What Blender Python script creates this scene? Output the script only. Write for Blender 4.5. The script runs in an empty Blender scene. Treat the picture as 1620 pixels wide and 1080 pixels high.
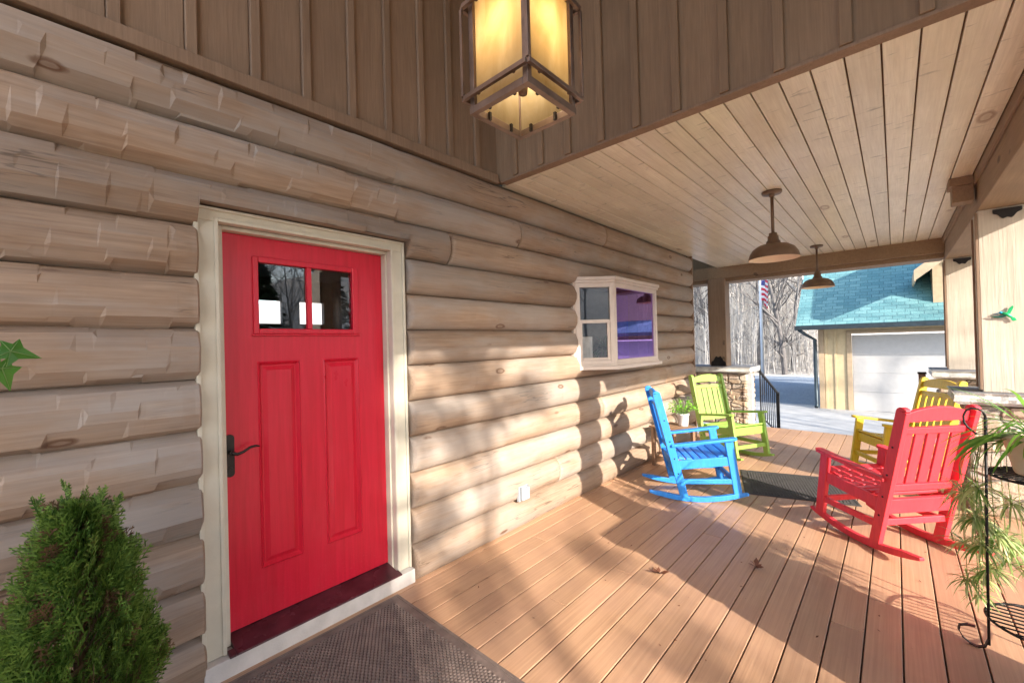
import bpy, math, random
from mathutils import Vector, Matrix, noise
random.seed(7)
rnd = random.random
uni = random.uniform
S = bpy.context.scene
COL = S.collection
PI = math.pi
rad = math.radians

# ------------------------------------------------------------------ settings
SUN_DIR = Vector((.41, 1.0, -.46)).normalized()      # the way the light travels
CAM = Vector((0, -2.434, 1.542))

# ------------------------------------------------------------------ mesh helpers
class MB:
    def __init__(s): s.v = []; s.f = []; s.sm = []
    def face(s, idx, smooth=False): s.f.append(tuple(idx)); s.sm.append(smooth)
    def poly(s, pts, smooth=False):
        n = len(s.v); s.v += [tuple(p) for p in pts]; s.face(range(n, n+len(pts)), smooth)
    def hexa(s, c):
        n = len(s.v); s.v += [tuple(p) for p in c]
        for q in ((0,3,2,1),(4,5,6,7),(0,1,5,4),(1,2,6,5),(2,3,7,6),(3,0,4,7)): s.face([n+i for i in q])
    def box(s, x0, x1, y0, y1, z0, z1):
        if x0 > x1: x0, x1 = x1, x0
        if y0 > y1: y0, y1 = y1, y0
        if z0 > z1: z0, z1 = z1, z0
        s.hexa([(x0,y0,z0),(x1,y0,z0),(x1,y1,z0),(x0,y1,z0),(x0,y0,z1),(x1,y0,z1),(x1,y1,z1),(x0,y1,z1)])
    def bar(s, p, q, w, h, up=(0,0,1)):
        """a square-cut bar from p to q: w wide sideways, h high along up"""
        p = Vector(p); q = Vector(q); d = (q-p).normalized(); up = Vector(up)
        side = d.cross(up)
        if side.length < 1e-5: side = d.cross(Vector((1,0,0)))
        side.normalize(); u = side.cross(d).normalized()
        a = side*w/2; b = u*h/2
        s.hexa([p-a-b, p+a-b, p+a+b, p-a+b, q-a-b, q+a-b, q+a+b, q-a+b])
    def tube(s, pts, r, n=8, cap=True, smooth=True):
        pts = [Vector(p) for p in pts]
        rs = r if isinstance(r, (list, tuple)) else [r]*len(pts)
        base = len(s.v); ref = None
        for i, p in enumerate(pts):
            d = (pts[min(i+1, len(pts)-1)] - pts[max(i-1, 0)]).normalized()
            if ref is None:
                ref = Vector((0,0,1)) if abs(d.z) < .9 else Vector((1,0,0))
            a = d.cross(ref)
            if a.length < 1e-5: a = d.orthogonal()
            a.normalize(); b = a.cross(d).normalized(); ref = b
            for k in range(n):
                t = 2*PI*k/n
                s.v.append(tuple(p + (a*math.cos(t) + b*math.sin(t))*rs[i]))
        for i in range(len(pts)-1):
            for k in range(n):
                k2 = (k+1) % n
                s.face((base+i*n+k, base+i*n+k2, base+(i+1)*n+k2, base+(i+1)*n+k), smooth)
        if cap:
            s.face([base+k for k in range(n)][::-1]); s.face([base+(len(pts)-1)*n+k for k in range(n)])
    def lathe(s, prof, c, n=32, smooth=True):
        base = len(s.v); c = Vector(c)
        for r, z in prof:
            for k in range(n):
                t = 2*PI*k/n; s.v.append((c.x+r*math.cos(t), c.y+r*math.sin(t), c.z+z))
        for i in range(len(prof)-1):
            for k in range(n):
                k2 = (k+1) % n
                s.face((base+i*n+k, base+i*n+k2, base+(i+1)*n+k2, base+(i+1)*n+k), smooth)
    def prism(s, poly, d):
        """poly: list of 3d points, extruded by vector d"""
        n = len(poly); base = len(s.v); d = Vector(d)
        s.v += [tuple(p) for p in poly] + [tuple(Vector(p)+d) for p in poly]
        s.face([base+i for i in range(n)][::-1]); s.face([base+n+i for i in range(n)])
        for i in range(n):
            j = (i+1) % n; s.face((base+i, base+j, base+n+j, base+n+i))
    def strip(s, A, B, smooth=True):
        n = len(s.v); m = len(A)
        s.v += [tuple(p) for p in A] + [tuple(p) for p in B]
        for i in range(m-1): s.face((n+i, n+i+1, n+m+i+1, n+m+i), smooth)
    def build(s, name, mat, parent=None, bevel=0, seg=2, loc=None, fix=True):
        me = bpy.data.meshes.new(name)
        me.from_pydata(s.v, [], s.f); me.update()
        me.polygons.foreach_set('use_smooth', s.sm)
        o = bpy.data.objects.new(name, me); COL.objects.link(o)
        if mat: me.materials.append(mat)
        if parent: o.parent = parent
        if loc: o.location = loc
        if fix:
            import bmesh
            bm = bmesh.new(); bm.from_mesh(me); bmesh.ops.recalc_face_normals(bm, faces=bm.faces); bm.to_mesh(me); bm.free()
        if bevel:
            b = o.modifiers.new('bevel', 'BEVEL'); b.width = bevel; b.segments = seg; b.limit_method = 'ANGLE'; b.angle_limit = rad(40)
        return o

def tag(o, label=None, cat=None, group=None, kind=None):
    if label: o['label'] = label
    if cat: o['category'] = cat
    if group: o['group'] = group
    if kind: o['kind'] = kind
    return o
def thing(name, label, cat, loc=(0,0,0), rz=0, group=None):
    o = bpy.data.objects.new(name, None); COL.objects.link(o)
    o.location = loc; o.rotation_euler = (0,0,rz); o.empty_display_size = .1
    return tag(o, label, cat, group)
def copy_tree(o, parent=None):
    c = o.copy(); COL.objects.link(c)
    if parent: c.parent = parent
    for ch in list(o.children): copy_tree(ch, c)
    return c

# ------------------------------------------------------------------ material helpers
class NT:
    def __init__(s, name):
        s.m = bpy.data.materials.new(name); s.m.use_nodes = True
        s.t = s.m.node_tree; s.n = s.t.nodes; s.l = s.t.links
        s.b = s.n['Principled BSDF']; s.out = s.n['Material Output']
    def new(s, typ, **kw):
        n = s.n.new(typ)
        for k, v in kw.items():
            if k in n.inputs.keys(): n.inputs[k].default_value = v
            else: setattr(n, k, v)
        return n
    def link(s, a, b): s.l.new(a, b)
    def coord(s, scale=(1,1,1), kind='Object', loc=(0,0,0), rot=(0,0,0)):
        tc = s.new('ShaderNodeTexCoord'); mp = s.new('ShaderNodeMapping')
        mp.inputs['Scale'].default_value = scale; mp.inputs['Location'].default_value = loc; mp.inputs['Rotation'].default_value = rot
        s.link(tc.outputs[kind], mp.inputs[0]); return mp.outputs[0]
    def noise(s, vec, scale=5, detail=4, rough=.55, dist=0):
        n = s.new('ShaderNodeTexNoise'); n.inputs['Scale'].default_value = scale; n.inputs['Detail'].default_value = detail
        n.inputs['Roughness'].default_value = rough; n.inputs['Distortion'].default_value = dist
        s.link(vec, n.inputs['Vector']); return n.outputs['Fac']
    def ramp(s, fac, stops):
        r = s.new('ShaderNodeValToRGB'); e = r.color_ramp.elements
        while len(e) < len(stops): e.new(.5)
        for el, (p, c) in zip(e, stops): el.position = p; el.color = (c if len(c) == 4 else (*c, 1))
        s.link(fac, r.inputs[0]); return r.outputs[0]
    def mix(s, fac, a, b, mode='MIX'):
        m = s.new('ShaderNodeMix'); m.data_type = 'RGBA'; m.blend_type = mode
        for sock, v in ((m.inputs[0], fac), (m.inputs[6], a), (m.inputs[7], b)):
            if hasattr(v, 'default_value') or hasattr(v, 'links'): s.link(v, sock)
            elif isinstance(v, (int, float)): sock.default_value = v
            else: sock.default_value = (*v, 1) if len(v) == 3 else v
        return m.outputs[2]
    def math(s, op, a, b=None):
        m = s.new('ShaderNodeMath'); m.operation = op
        for i, v in enumerate((a, b)):
            if v is None: continue
            if isinstance(v, (int, float)): m.inputs[i].default_value = v
            else: s.link(v, m.inputs[i])
        return m.outputs[0]
    def bump(s, h, strength=.3, dist=.01, normal=None):
        b = s.new('ShaderNodeBump'); b.inputs['Strength'].default_value = strength; b.inputs['Distance'].default_value = dist
        s.link(h, b.inputs['Height'])
        if normal: s.link(normal, b.inputs['Normal'])
        s.link(b.outputs[0], s.b.inputs['Normal']); return b.outputs[0]
    def color(s, c):
        if isinstance(c, tuple): s.b.inputs['Base Color'].default_value = (*c, 1)
        else: s.link(c, s.b.inputs['Base Color'])
    def set(s, **kw):
        for k, v in kw.items():
            k = k.replace('_', ' ')
            if hasattr(v, 'links'): s.link(v, s.b.inputs[k])
            else: s.b.inputs[k].default_value = v
        return s.m
    def island(s):
        return s.new('ShaderNodeNewGeometry').outputs['Random Per Island']

V3 = lambda c, k: tuple(min(1, x*k) for x in c)

def plain(name, c, rough=.5, metal=0, var=.12, bump=.0, scale=30, **kw):
    """one colour with slight mottling and, if asked, a fine bump"""
    t = NT(name); co = t.coord()
    n = t.noise(co, scale*.35, 5)
    t.color(t.ramp(n, [(.3, V3(c, 1-var)), (.7, V3(c, 1+var))]))
    if bump: t.bump(t.noise(co, scale*4, 4), bump, .004)
    r = t.ramp(t.noise(co, scale*.2, 3), [(.3, (max(.04, rough-.08),)*3), (.7, (min(1, rough+.08),)*3)])
    t.link(r, t.b.inputs['Roughness'])
    t.set(Metallic=metal, **kw)
    return t.m

def wood(name, dark, light, axis=0, rough=.6, grain=1.0, knots=.0, isl=.25, bump=.25, knot_col=None, strokes=0, coat=0, grey=0):
    """stained or painted timber, grain along one axis, each board a little different"""
    t = NT(name)
    sc = [26*grain]*3; sc[axis] = 1.3*grain
    tc = t.new('ShaderNodeTexCoord'); geo = t.island()
    off = t.new('ShaderNodeCombineXYZ')
    k = t.math('MULTIPLY', geo, 37.0)
    for i in range(3): t.link(k, off.inputs[i])
    add = t.new('ShaderNodeVectorMath'); add.operation = 'ADD'
    t.link(tc.outputs['Object'], add.inputs[0]); t.link(off.outputs[0], add.inputs[1])
    mp = t.new('ShaderNodeMapping'); mp.inputs['Scale'].default_value = sc; t.link(add.outputs[0], mp.inputs[0])
    g = t.noise(mp.outputs[0], 1.0, 6, .62, .6)
    sc2 = [70*grain]*3; sc2[axis] = 3.0*grain
    mp2 = t.new('ShaderNodeMapping'); mp2.inputs['Scale'].default_value = sc2; t.link(add.outputs[0], mp2.inputs[0])
    fine = t.noise(mp2.outputs[0], 1.4, 4, .6)
    blot = t.noise(add.outputs[0], 1.7, 4, .6)
    col = t.ramp(g, [(.28, dark), (.72, light)])
    col = t.mix(.35, col, t.ramp(fine, [(.3, V3(dark, .75)), (.7, V3(light, 1.1))]))
    col = t.mix(t.ramp(blot, [(.35, (0,0,0)), (.7, (.55,)*3)]), col, V3(dark, .85), 'MIX')
    h = t.math('ADD', g, t.math('MULTIPLY', fine, .6))
    if grey:
        mg = t.new('ShaderNodeMapping'); mg.inputs['Scale'].default_value = (.7, 1, 2.6); t.link(add.outputs[0], mg.inputs[0])
        mc = t.new('ShaderNodeMapping'); mc.inputs['Scale'].default_value = (.9, 16, 16); t.link(add.outputs[0], mc.inputs[0])
        cr = t.ramp(t.noise(mc.outputs[0], 1.0, 3, .5, .2), [(.488, (0,)*3), (.497, (1,)*3), (.503, (1,)*3), (.512, (0,)*3)])
        crk = t.math('MULTIPLY', cr, t.ramp(t.noise(add.outputs[0], 1.6, 2), [(.54, (0,)*3), (.62, (.75,)*3)]))
        col = t.mix(crk, col, V3(dark, .35)); h = t.math('SUBTRACT', h, crk)
        col = t.mix(t.ramp(t.noise(mg.outputs[0], 1.1, 5, .65), [(.42, (0,)*3), (.62, (grey,)*3)]), col, (.36,.335,.31))
    if knots:
        sk = [5.0]*3; sk[axis] = 2.1
        mpk = t.new('ShaderNodeMapping'); mpk.inputs['Scale'].default_value = sk; t.link(add.outputs[0], mpk.inputs[0])
        vo = t.new('ShaderNodeTexVoronoi'); vo.inputs['Scale'].default_value = knots; t.link(mpk.outputs[0], vo.inputs['Vector'])
        wob = t.math('ADD', vo.outputs['Distance'], t.math('MULTIPLY', t.math('SUBTRACT', t.noise(add.outputs[0], 25, 2), .5), .05))
        kc = knot_col or V3(dark, .4)
        ring = t.ramp(wob, [(.0, (.5,)*3), (.055, (.35,)*3), (.075, (1,)*3), (.1, (.75,)*3), (.13, (0,)*3)])
        sep = t.new('ShaderNodeSeparateColor'); t.link(vo.outputs['Color'], sep.inputs[0])
        on = t.math('GREATER_THAN', sep.outputs[0], .45)
        kf = t.math('MULTIPLY', ring, on)
        col = t.mix(kf, col, kc)
        h = t.math('SUBTRACT', h, t.math('MULTIPLY', kf, .5))
    if strokes:
        ss = [7.0]*3; ss[axis] = 34.0; ss = [x for x in ss]
        mps = t.new('ShaderNodeMapping'); mps.inputs['Scale'].default_value = ss; t.link(add.outputs[0], mps.inputs[0])
        st = t.noise(mps.outputs[0], 1.0, 3, .5, .3)
        sf = t.ramp(st, [(.63, (0,0,0)), (.75, (strokes,)*3)])
        col = t.mix(sf, col, V3(dark, .45))
    if isl:
        v = t.math('ADD', t.math('MULTIPLY', geo, isl), 1-isl/2)
        comb = t.new('ShaderNodeCombineColor')
        for i in range(3): t.link(v, comb.inputs[i])
        col = t.mix(1.0, col, comb.outputs[0], 'MULTIPLY')
    t.color(col); t.bump(h, bump, .004)
    t.set(Roughness=rough)
    if coat: t.b.inputs['Coat Weight'].default_value = coat; t.b.inputs['Coat Roughness'].default_value = .25
    return t.m

M = {}
M['log'] = wood('log_wood', (.255,.165,.107), (.46,.335,.238), 0, .7, 1.0, knots=1.0, isl=.28, bump=.35, knot_col=(.14,.075,.045), grey=.6)
M['log_end'] = wood('log_end_grain', (.20,.13,.085), (.30,.20,.13), 2, .8, 1.0, isl=.1)
M['siding'] = wood('siding_wood', (.235,.153,.10), (.335,.228,.152), 2, .8, 1.2, isl=.22, bump=.5)
M['gable'] = wood('gable_wood', (.22,.14,.085), (.315,.207,.13), 2, .8, 1.2, isl=.2, bump=.5)
M['ceil'] = wood('ceiling_pine', (.70,.60,.455), (.88,.805,.665), 0, .30, 1.0, knots=.55, isl=.16, bump=.12, knot_col=(.36,.24,.15), strokes=.8)
M['beam'] = wood('beam_wood', (.25,.16,.095), (.37,.25,.155), 0, .7, 1.0, knots=.7, isl=.15, bump=.3)
M['post_shaded'] = wood('shaded_post_wood', (.25,.16,.10), (.36,.245,.16), 2, .7, 1.0, knots=.7, isl=.1, bump=.3)  # darker copy of the post wood, shade put into its colour
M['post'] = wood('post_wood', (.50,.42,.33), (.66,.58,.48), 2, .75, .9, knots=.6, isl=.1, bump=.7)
M['trimwood'] = wood('trim_wood', (.22,.14,.09), (.32,.21,.14), 2, .75, 1, isl=.1)
M['casing'] = plain('casing_paint', (.60,.56,.455), .45, var=.06, bump=.15)
M['bayframe'] = plain('bay_frame_paint', (.66,.57,.50), .4, var=.05, bump=.1)
M['threshold'] = plain('threshold_stain', (.075,.018,.025), .28, var=.35, bump=.2)
M['sillboard'] = plain('sill_board_paint', (.62,.58,.54), .6, var=.12, bump=.3)
M['darkmetal'] = plain('dark_metal', (.035,.03,.028), .45, .7, .3, .2)
M['black_iron'] = plain('black_iron', (.02,.018,.018), .5, .4, .3, .3)
M['bronze'] = plain('bronze_metal', (.22,.16,.13), .40, .75, .3, .15)
M['lampshade'] = plain('lamp_shade_enamel', (.16,.10,.065), .4, .2, .15)
M['lampinner'] = plain('lamp_inner_enamel', (.85,.68,.50), .4, 0, .05)
M['white_pot'] = plain('white_pot_glaze', (.75,.74,.72), .3, 0, .05)
M['cream_pot'] = plain('cream_pot_clay', (.66,.56,.42), .6, 0, .08, .1)
M['soil'] = plain('soil', (.05,.035,.025), .95, 0, .4, .8)
M['outlet'] = plain('outlet_plastic', (.30,.33,.36), .35, 0, .05)
M['concrete'] = plain('concrete', (.45,.45,.445), .85, 0, .12, .3, 8)
M['gravel'] = None
M['cap'] = plain('cap_stone', (.52,.52,.49), .8, 0, .25, .9, 22)
M['captop'] = plain('cap_stone_top', (.16,.16,.17), .75, 0, .2, .5, 22)
M['garage_wall'] = plain('garage_paint', (.64,.50,.30), .7, 0, .06, .2)
M['garage_trim'] = plain('garage_trim_paint', (.50,.37,.24), .7, 0, .1, .2)
M['garage_door'] = plain('garage_door_paint', (.56,.545,.53), .45, 0, .04)
M['gutter'] = plain('gutter_metal', (.05,.07,.085), .4, .5, .2)
M['white_pole'] = plain('white_pole_paint', (.82,.82,.84), .4, 0, .03)
M['interior'] = plain('interior_plaster', (.28,.22,.17), .8)
M['curtain'] = plain('purple_reflection_cloth', (.22,.08,.62), .8, 0, .2)
M['lace'] = plain('white_lace', (.72,.70,.66), .9, 0, .2, .6)
M['yellowgreen'] = plain('yellow_green_cloth', (.62,.62,.06), .8, 0, .1)
M['rubber'] = plain('rubber_mat', (.17,.125,.105), .75, 0, .25, .5, 40)
M['rubber_dark'] = plain('rubber_mat_dark', (.05,.045,.043), .75, 0, .25, .5, 40)
M['dryleaf'] = plain('dry_leaf', (.16,.055,.025), .7, 0, .4, .3)
M['tablewood'] = wood('table_wood', (.20,.11,.06), (.32,.19,.11), 0, .6, 1.5, isl=.2)

def chairpaint(name, c):
    t = NT(name); co = t.coord((18,18,3))
    n = t.noise(co, 3, 5); w = t.noise(t.coord(), 9, 6, .7)
    col = t.ramp(n, [(.3, V3(c, .88)), (.7, V3(c, 1.08))])
    col = t.mix(t.ramp(w, [(.6, (0,0,0)), (.85, (.25,)*3)]), col, tuple(min(1, x*.9+.08) for x in c))
    t.color(col); t.bump(t.noise(t.coord((60,60,8)), 3, 4), .12, .003)
    t.link(t.ramp(w, [(.3, (.36,)*3), (.75, (.55,)*3)]), t.b.inputs['Roughness'])
    return t.m
M['blue'] = chairpaint('blue_paint', (.025,.24,.72))
M['red'] = chairpaint('red_paint', (.70,.035,.05))
M['green'] = chairpaint('green_paint', (.26,.42,.075))
M['yellow'] = chairpaint('yellow_paint', (.66,.47,.02))

def door_paint():
    t = NT('red_door_paint'); co = t.coord((40,40,2.2))
    g = t.noise(co, 1.2, 5, .6, .4); w = t.noise(t.coord(), 3.2, 6, .65)
    col = t.ramp(g, [(.3, (.52,.007,.024)), (.7, (.64,.012,.040))])
    col = t.mix(t.ramp(w, [(.55, (0,0,0)), (.85, (.22,)*3)]), col, (.66,.06,.075))
    sp = t.new('ShaderNodeSeparateXYZ'); t.link(t.coord(), sp.inputs[0])
    low = t.ramp(sp.outputs[2], [(.13, (1,)*3), (.42, (.0,)*3)])
    sc = t.ramp(t.noise(t.coord((22,9,30)), 3.2, 6, .75, .2), [(.56, (0,)*3), (.74, (.26,)*3)])
    col = t.mix(t.math('MULTIPLY', low, sc), col, (.72,.30,.30))
    t.color(col); t.bump(g, .12, .003)
    t.link(t.ramp(w, [(.3, (.26,)*3), (.75, (.45,)*3)]), t.b.inputs['Roughness'])
    return t.m
M['door'] = door_paint()

def deck_mat():
    t = NT('deck_composite'); geo = t.island()
    co = t.coord((1.1, 55, 10)); g = t.noise(co, 1.3, 6, .65, .3)
    blot = t.noise(t.coord(), 2.2, 5, .6)
    col = t.ramp(g, [(.25, (.36,.20,.113)), (.75, (.52,.315,.185))])
    col = t.mix(t.ramp(blot, [(.4, (0,)*3), (.75, (.4,)*3)]), col, (.33,.19,.14))
    sp = t.noise(t.coord(), 60, 2); col = t.mix(t.ramp(sp, [(.72, (0,)*3), (.8, (.5,)*3)]), col, (.15,.08,.06))
    v = t.math('ADD', t.math('MULTIPLY', geo, .28), .86)
    comb = t.new('ShaderNodeCombineColor')
    for i in range(3): t.link(v, comb.inputs[i])
    t.color(t.mix(1.0, col, comb.outputs[0], 'MULTIPLY'))
    t.bump(g, .25, .003)
    t.link(t.ramp(blot, [(.3, (.38,)*3), (.7, (.55,)*3)]), t.b.inputs['Roughness'])
    return t.m
M['deck'] = deck_mat()

def glass_mat(name, tint=(1,1,1), refl=(1,1,1), base=.06, boost=1.0, dark=1.0):
    t = NT(name); t.n.remove(t.b)
    tr = t.new('ShaderNodeBsdfTransparent'); tr.inputs[0].default_value = (*V3(tint, dark), 1)
    gl = t.new('ShaderNodeBsdfGlossy'); gl.inputs['Roughness'].default_value = .015; gl.inputs[0].default_value = (*refl, 1)
    fr = t.new('ShaderNodeFresnel'); fr.inputs[0].default_value = 1.5
    f = t.math('ADD', t.math('MULTIPLY', fr.outputs[0], boost), base)
    f = t.math('MINIMUM', f, 1.0)
    mx = t.new('ShaderNodeMixShader'); t.link(f, mx.inputs[0]); t.link(tr.outputs[0], mx.inputs[1]); t.link(gl.outputs[0], mx.inputs[2])
    t.link(mx.outputs[0], t.out.inputs[0]); return t.m
M['glass'] = glass_mat('window_glass', base=.04, boost=1.3, dark=.85)
M['purple_glass'] = glass_mat('purple_coated_glass', tint=(.75,.55,1), refl=(.62,.40,1.0), base=.34, boost=1.8, dark=.6)

def amber_mat():
    t = NT('amber_glass'); t.n.remove(t.b)
    n = t.noise(t.coord((6,6,2.5)), 2.0, 5, .6, .8)
    c = t.ramp(n, [(.3, (.48,.37,.20)), (.7, (.60,.50,.32))])
    tl = t.new('ShaderNodeBsdfTranslucent'); df = t.new('ShaderNodeBsdfDiffuse'); gl = t.new('ShaderNodeBsdfGlossy')
    gl.inputs['Roughness'].default_value = .25
    t.link(c, tl.inputs[0]); t.link(c, df.inputs[0])
    m1 = t.new('ShaderNodeMixShader'); m1.inputs[0].default_value = .35; t.link(tl.outputs[0], m1.inputs[1]); t.link(df.outputs[0], m1.inputs[2])
    m2 = t.new('ShaderNodeMixShader'); m2.inputs[0].default_value = .05; t.link(m1.outputs[0], m2.inputs[1]); t.link(gl.outputs[0], m2.inputs[2])
    t.link(m2.outputs[0], t.out.inputs[0]); return t.m
M['amber'] = amber_mat()

def emit(name, c, s):
    t = NT(name); t.b.inputs['Base Color'].default_value = (*c, 1)
    t.b.inputs['Emission Color'].default_value = (*c, 1); t.b.inputs['Emission Strength'].default_value = s
    return t.m
M['bulb'] = emit('bulb_glow', (1,.8,.55), 5)

def leaf_mat(name, a, b, rough=.5, trans=.25):
    t = NT(name); g = t.island()
    col = t.ramp(g, [(.0, a), (1.0, b)])
    t.color(col); t.set(Roughness=rough)
    tl = t.new('ShaderNodeBsdfTranslucent'); t.link(col, tl.inputs[0])
    mx = t.new('ShaderNodeMixShader'); mx.inputs[0].default_value = trans
    t.link(t.b.outputs[0], mx.inputs[1]); t.link(tl.outputs[0], mx.inputs[2]); t.link(mx.outputs[0], t.out.inputs[0])
    return t.m
M['arbor'] = leaf_mat('arborvitae_leaf', (.04,.10,.015), (.23,.38,.065))
M['arbor_dry'] = leaf_mat('arborvitae_dry_twig', (.10,.055,.03), (.2,.12,.06))
M['ivy'] = leaf_mat('ivy_leaf', (.05,.17,.02), (.12,.34,.05), .4, .3)
M['spider'] = leaf_mat('spider_plant_leaf', (.13,.26,.04), (.62,.66,.30), .4, .3)
M['spider_top'] = leaf_mat('long_green_leaf', (.10,.27,.03), (.25,.45,.07), .4, .3)
M['herb'] = leaf_mat('bright_herb_leaf', (.12,.34,.03), (.30,.58,.08), .4, .35)
M['evergreen'] = leaf_mat('evergreen_needles', (.02,.05,.015), (.07,.11,.035), .6, .1)
M['bark'] = None

def bark_mat(name, a, b):
    t = NT(name); n = t.noise(t.coord((9,9,1.5)), 2.5, 6, .65)
    t.color(t.ramp(n, [(.3, a), (.7, b)])); t.bump(n, .6, .03); t.set(Roughness=.9); return t.m
M['bark'] = bark_mat('grey_bark', (.22,.20,.19), (.50,.47,.44))
M['bark_dark'] = bark_mat('dark_bark', (.07,.065,.065), (.20,.185,.18))
M['bark_pale'] = bark_mat('pale_bark', (.42,.39,.36), (.68,.65,.61))

def stone_mat():
    t = NT('ledge_stone'); co = t.coord((3.2,3.2,7.5))
    wob = t.new('ShaderNodeTexNoise'); wob.inputs['Scale'].default_value = 1.2; t.link(co, wob.inputs['Vector'])
    mx = t.mix(.18, co, wob.outputs['Color'])
    vo = t.new('ShaderNodeTexVoronoi'); vo.inputs['Scale'].default_value = 1.4; vo.feature = 'F1'; t.link(mx, vo.inputs['Vector'])
    ed = t.new('ShaderNodeTexVoronoi'); ed.inputs['Scale'].default_value = 1.4; ed.feature = 'DISTANCE_TO_EDGE'; t.link(mx, ed.inputs['Vector'])
    sep = t.new('ShaderNodeSeparateColor'); t.link(vo.outputs['Color'], sep.inputs[0])
    c = t.ramp(sep.outputs[0], [(.0, (.17,.10,.07)), (.3, (.42,.31,.20)), (.55, (.55,.43,.30)), (.8, (.30,.19,.14)), (1, (.58,.52,.42))])
    c = t.mix(.3, c, t.ramp(t.noise(t.coord(), 22, 5), [(.3, (.12,.08,.06)), (.7, (.6,.5,.4))]))
    e = t.ramp(ed.outputs[0], [(.015, (0,)*3), (.07, (1,)*3)])
    c = t.mix(e, (.33,.29,.24), c)
    h = t.math('ADD', e, t.math('MULTIPLY', t.noise(t.coord(), 16, 5), .5))
    t.color(c); t.bump(h, .9, .03); t.set(Roughness=.9); return t.m
M['stone'] = stone_mat()

def shingle_mat():
    t = NT('roof_shingles')
    tc = t.new('ShaderNodeTexCoord'); mp = t.new('ShaderNodeMapping')
    t.link(tc.outputs['UV'], mp.inputs[0])
    br = t.new('ShaderNodeTexBrick'); br.offset = .37; br.squash = 1
    br.inputs['Scale'].default_value = 1; br.inputs['Brick Width'].default_value = .24; br.inputs['Row Height'].default_value = .13
    br.inputs['Mortar Size'].default_value = .008; br.inputs['Color1'].default_value = (.075,.225,.25,1); br.inputs['Color2'].default_value = (.20,.40,.41,1); br.inputs['Mortar'].default_value = (.03,.10,.13,1)
    t.link(mp.outputs[0], br.inputs['Vector'])
    n = t.noise(t.coord((1,1,1)), 45, 4); n2 = t.noise(t.coord(), 1.3, 4)
    c = t.mix(.35, br.outputs['Color'], t.ramp(n, [(.35, (.06,.18,.21)), (.7, (.32,.52,.50))]))
    c = t.mix(t.ramp(n2, [(.4, (0,)*3), (.7, (.35,)*3)]), c, (.09,.23,.26))
    t.color(c); t.bump(t.math('SUBTRACT', n, br.outputs['Fac']), .5, .02); t.set(Roughness=.9); return t.m
M['shingle'] = shingle_mat()

def ground_mat(name, stops, scale, fine, bump):
    t = NT(name); a = t.noise(t.coord(), scale, 7, .65); b = t.noise(t.coord(), fine, 4, .7)
    c = t.mix(.5, t.ramp(a, [(.3, stops[0]), (.7, stops[1])]), t.ramp(b, [(.3, stops[2]), (.7, stops[3])]))
    t.color(c); t.bump(b, bump, .05); t.set(Roughness=.95); return t.m
M['ground'] = ground_mat('leaf_litter', [(.46,.43,.40), (.64,.61,.57), (.32,.28,.25), (.78,.75,.70)], .35, 5, .9)
M['gravel'] = ground_mat('gravel', [(.21,.26,.34), (.30,.35,.42), (.10,.125,.16), (.45,.52,.6)], .8, 22, 1.0)  # blue of the skylit shade is put into the gravel colour
M['lawn'] = ground_mat('winter_lawn', [(.34,.31,.2), (.46,.42,.30), (.2,.19,.1), (.55,.52,.38)], .5, 14, .8)
M['drywall'] = plain('plank_white', (.6,.57,.5), .8)

# ------------------------------------------------------------------ terrain, drive, deck
def hgt(x, y):
    h = -.52
    h += .24*max(0, x-25)*min(1, max(0, x-25)/10)
    h += .20*max(0, -y-17)*min(1, max(0, -y-17)/10)
    h += .16*max(0, y-25)
    h += .15*max(0, -x-22)
    h = min(h, 26 + .02*h)
    if x > 25 or y < -16: h += .5*noise.noise(Vector((x*.09, y*.09, 0)))*min(1, max((x-25)/8, (-y-16)/8, 0))
    return h
g = MB(); N0, N1 = 110, 100
xs = [-70 + 190*i/N0 for i in range(N0+1)]; ys = [-95 + 190*j/N1 for j in range(N1+1)]
g.v = [(x, y, hgt(x, y)) for y in ys for x in xs]
for j in range(N1):
    for i in range(N0):
        a = j*(N0+1)+i; g.face((a, a+1, a+N0+2, a+N0+1), True)
tag(g.build('ground', M['ground'], fix=False), kind='structure')
g = MB(); g.poly([(8.7,-14,-.455), (14.9,-14,-.455), (14.9,.9,-.455), (13.6,2.6,-.455), (8.7,6.5,-.455)])
tag(g.build('driveway', M['concrete'], fix=False), kind='structure')
g = MB(); g.poly([(14.2,-1.5,-.475), (25.4,-4,-.475), (25.4,9,-.475), (7,14,-.475), (7,4.5,-.475)])
tag(g.build('gravel_lane', M['gravel'], fix=False), kind='structure')
g = MB(); g.poly([(-22,-16,-.49), (8.4,-16,-.49), (8.4,-3.9,-.49), (-22,-3.9,-.49)])
tag(g.build('lawn', M['lawn'], fix=False), kind='structure')

d = MB()
y = -2.432 + .145*17
rows = []
while y > -3.95:
    rows.append(y); y -= .145
for r, y1 in enumerate(rows):
    y0 = y1 - .145 + .007
    if y1 > .02: y1 = -.02
    cuts = [-2.6]; x = uni(-1, 2.5)
    while x < 7.6: cuts.append(x); x += uni(2.4, 4.8)
    cuts.append(8.28)
    for a, b in zip(cuts, cuts[1:]):
        if b - a > .1: d.box(a+.0015, b-.0015, y0, y1, -.028, 0)
deck = tag(d.build('deck', M['deck'], None, .0025, 1), kind='structure')
d = MB(); d.box(-2.55, 8.24, -3.9, 0.0, -.30, -.05)
d.build('deck_frame', M['trimwood'], deck)
d = MB()
d.box(8.28, 8.305, -3.95, .1, -.26, -.002)
d.build('fascia_board', M['deck'], deck, .003)
d = MB()
for k in range(2):
    d = MB(); d.box(8.31+.28*k, 8.60+.28*k, -2.7, -.72, -.17-.16*k-.03, -.17-.16*k); d.build('step', M['deck'], deck, .004)

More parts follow.
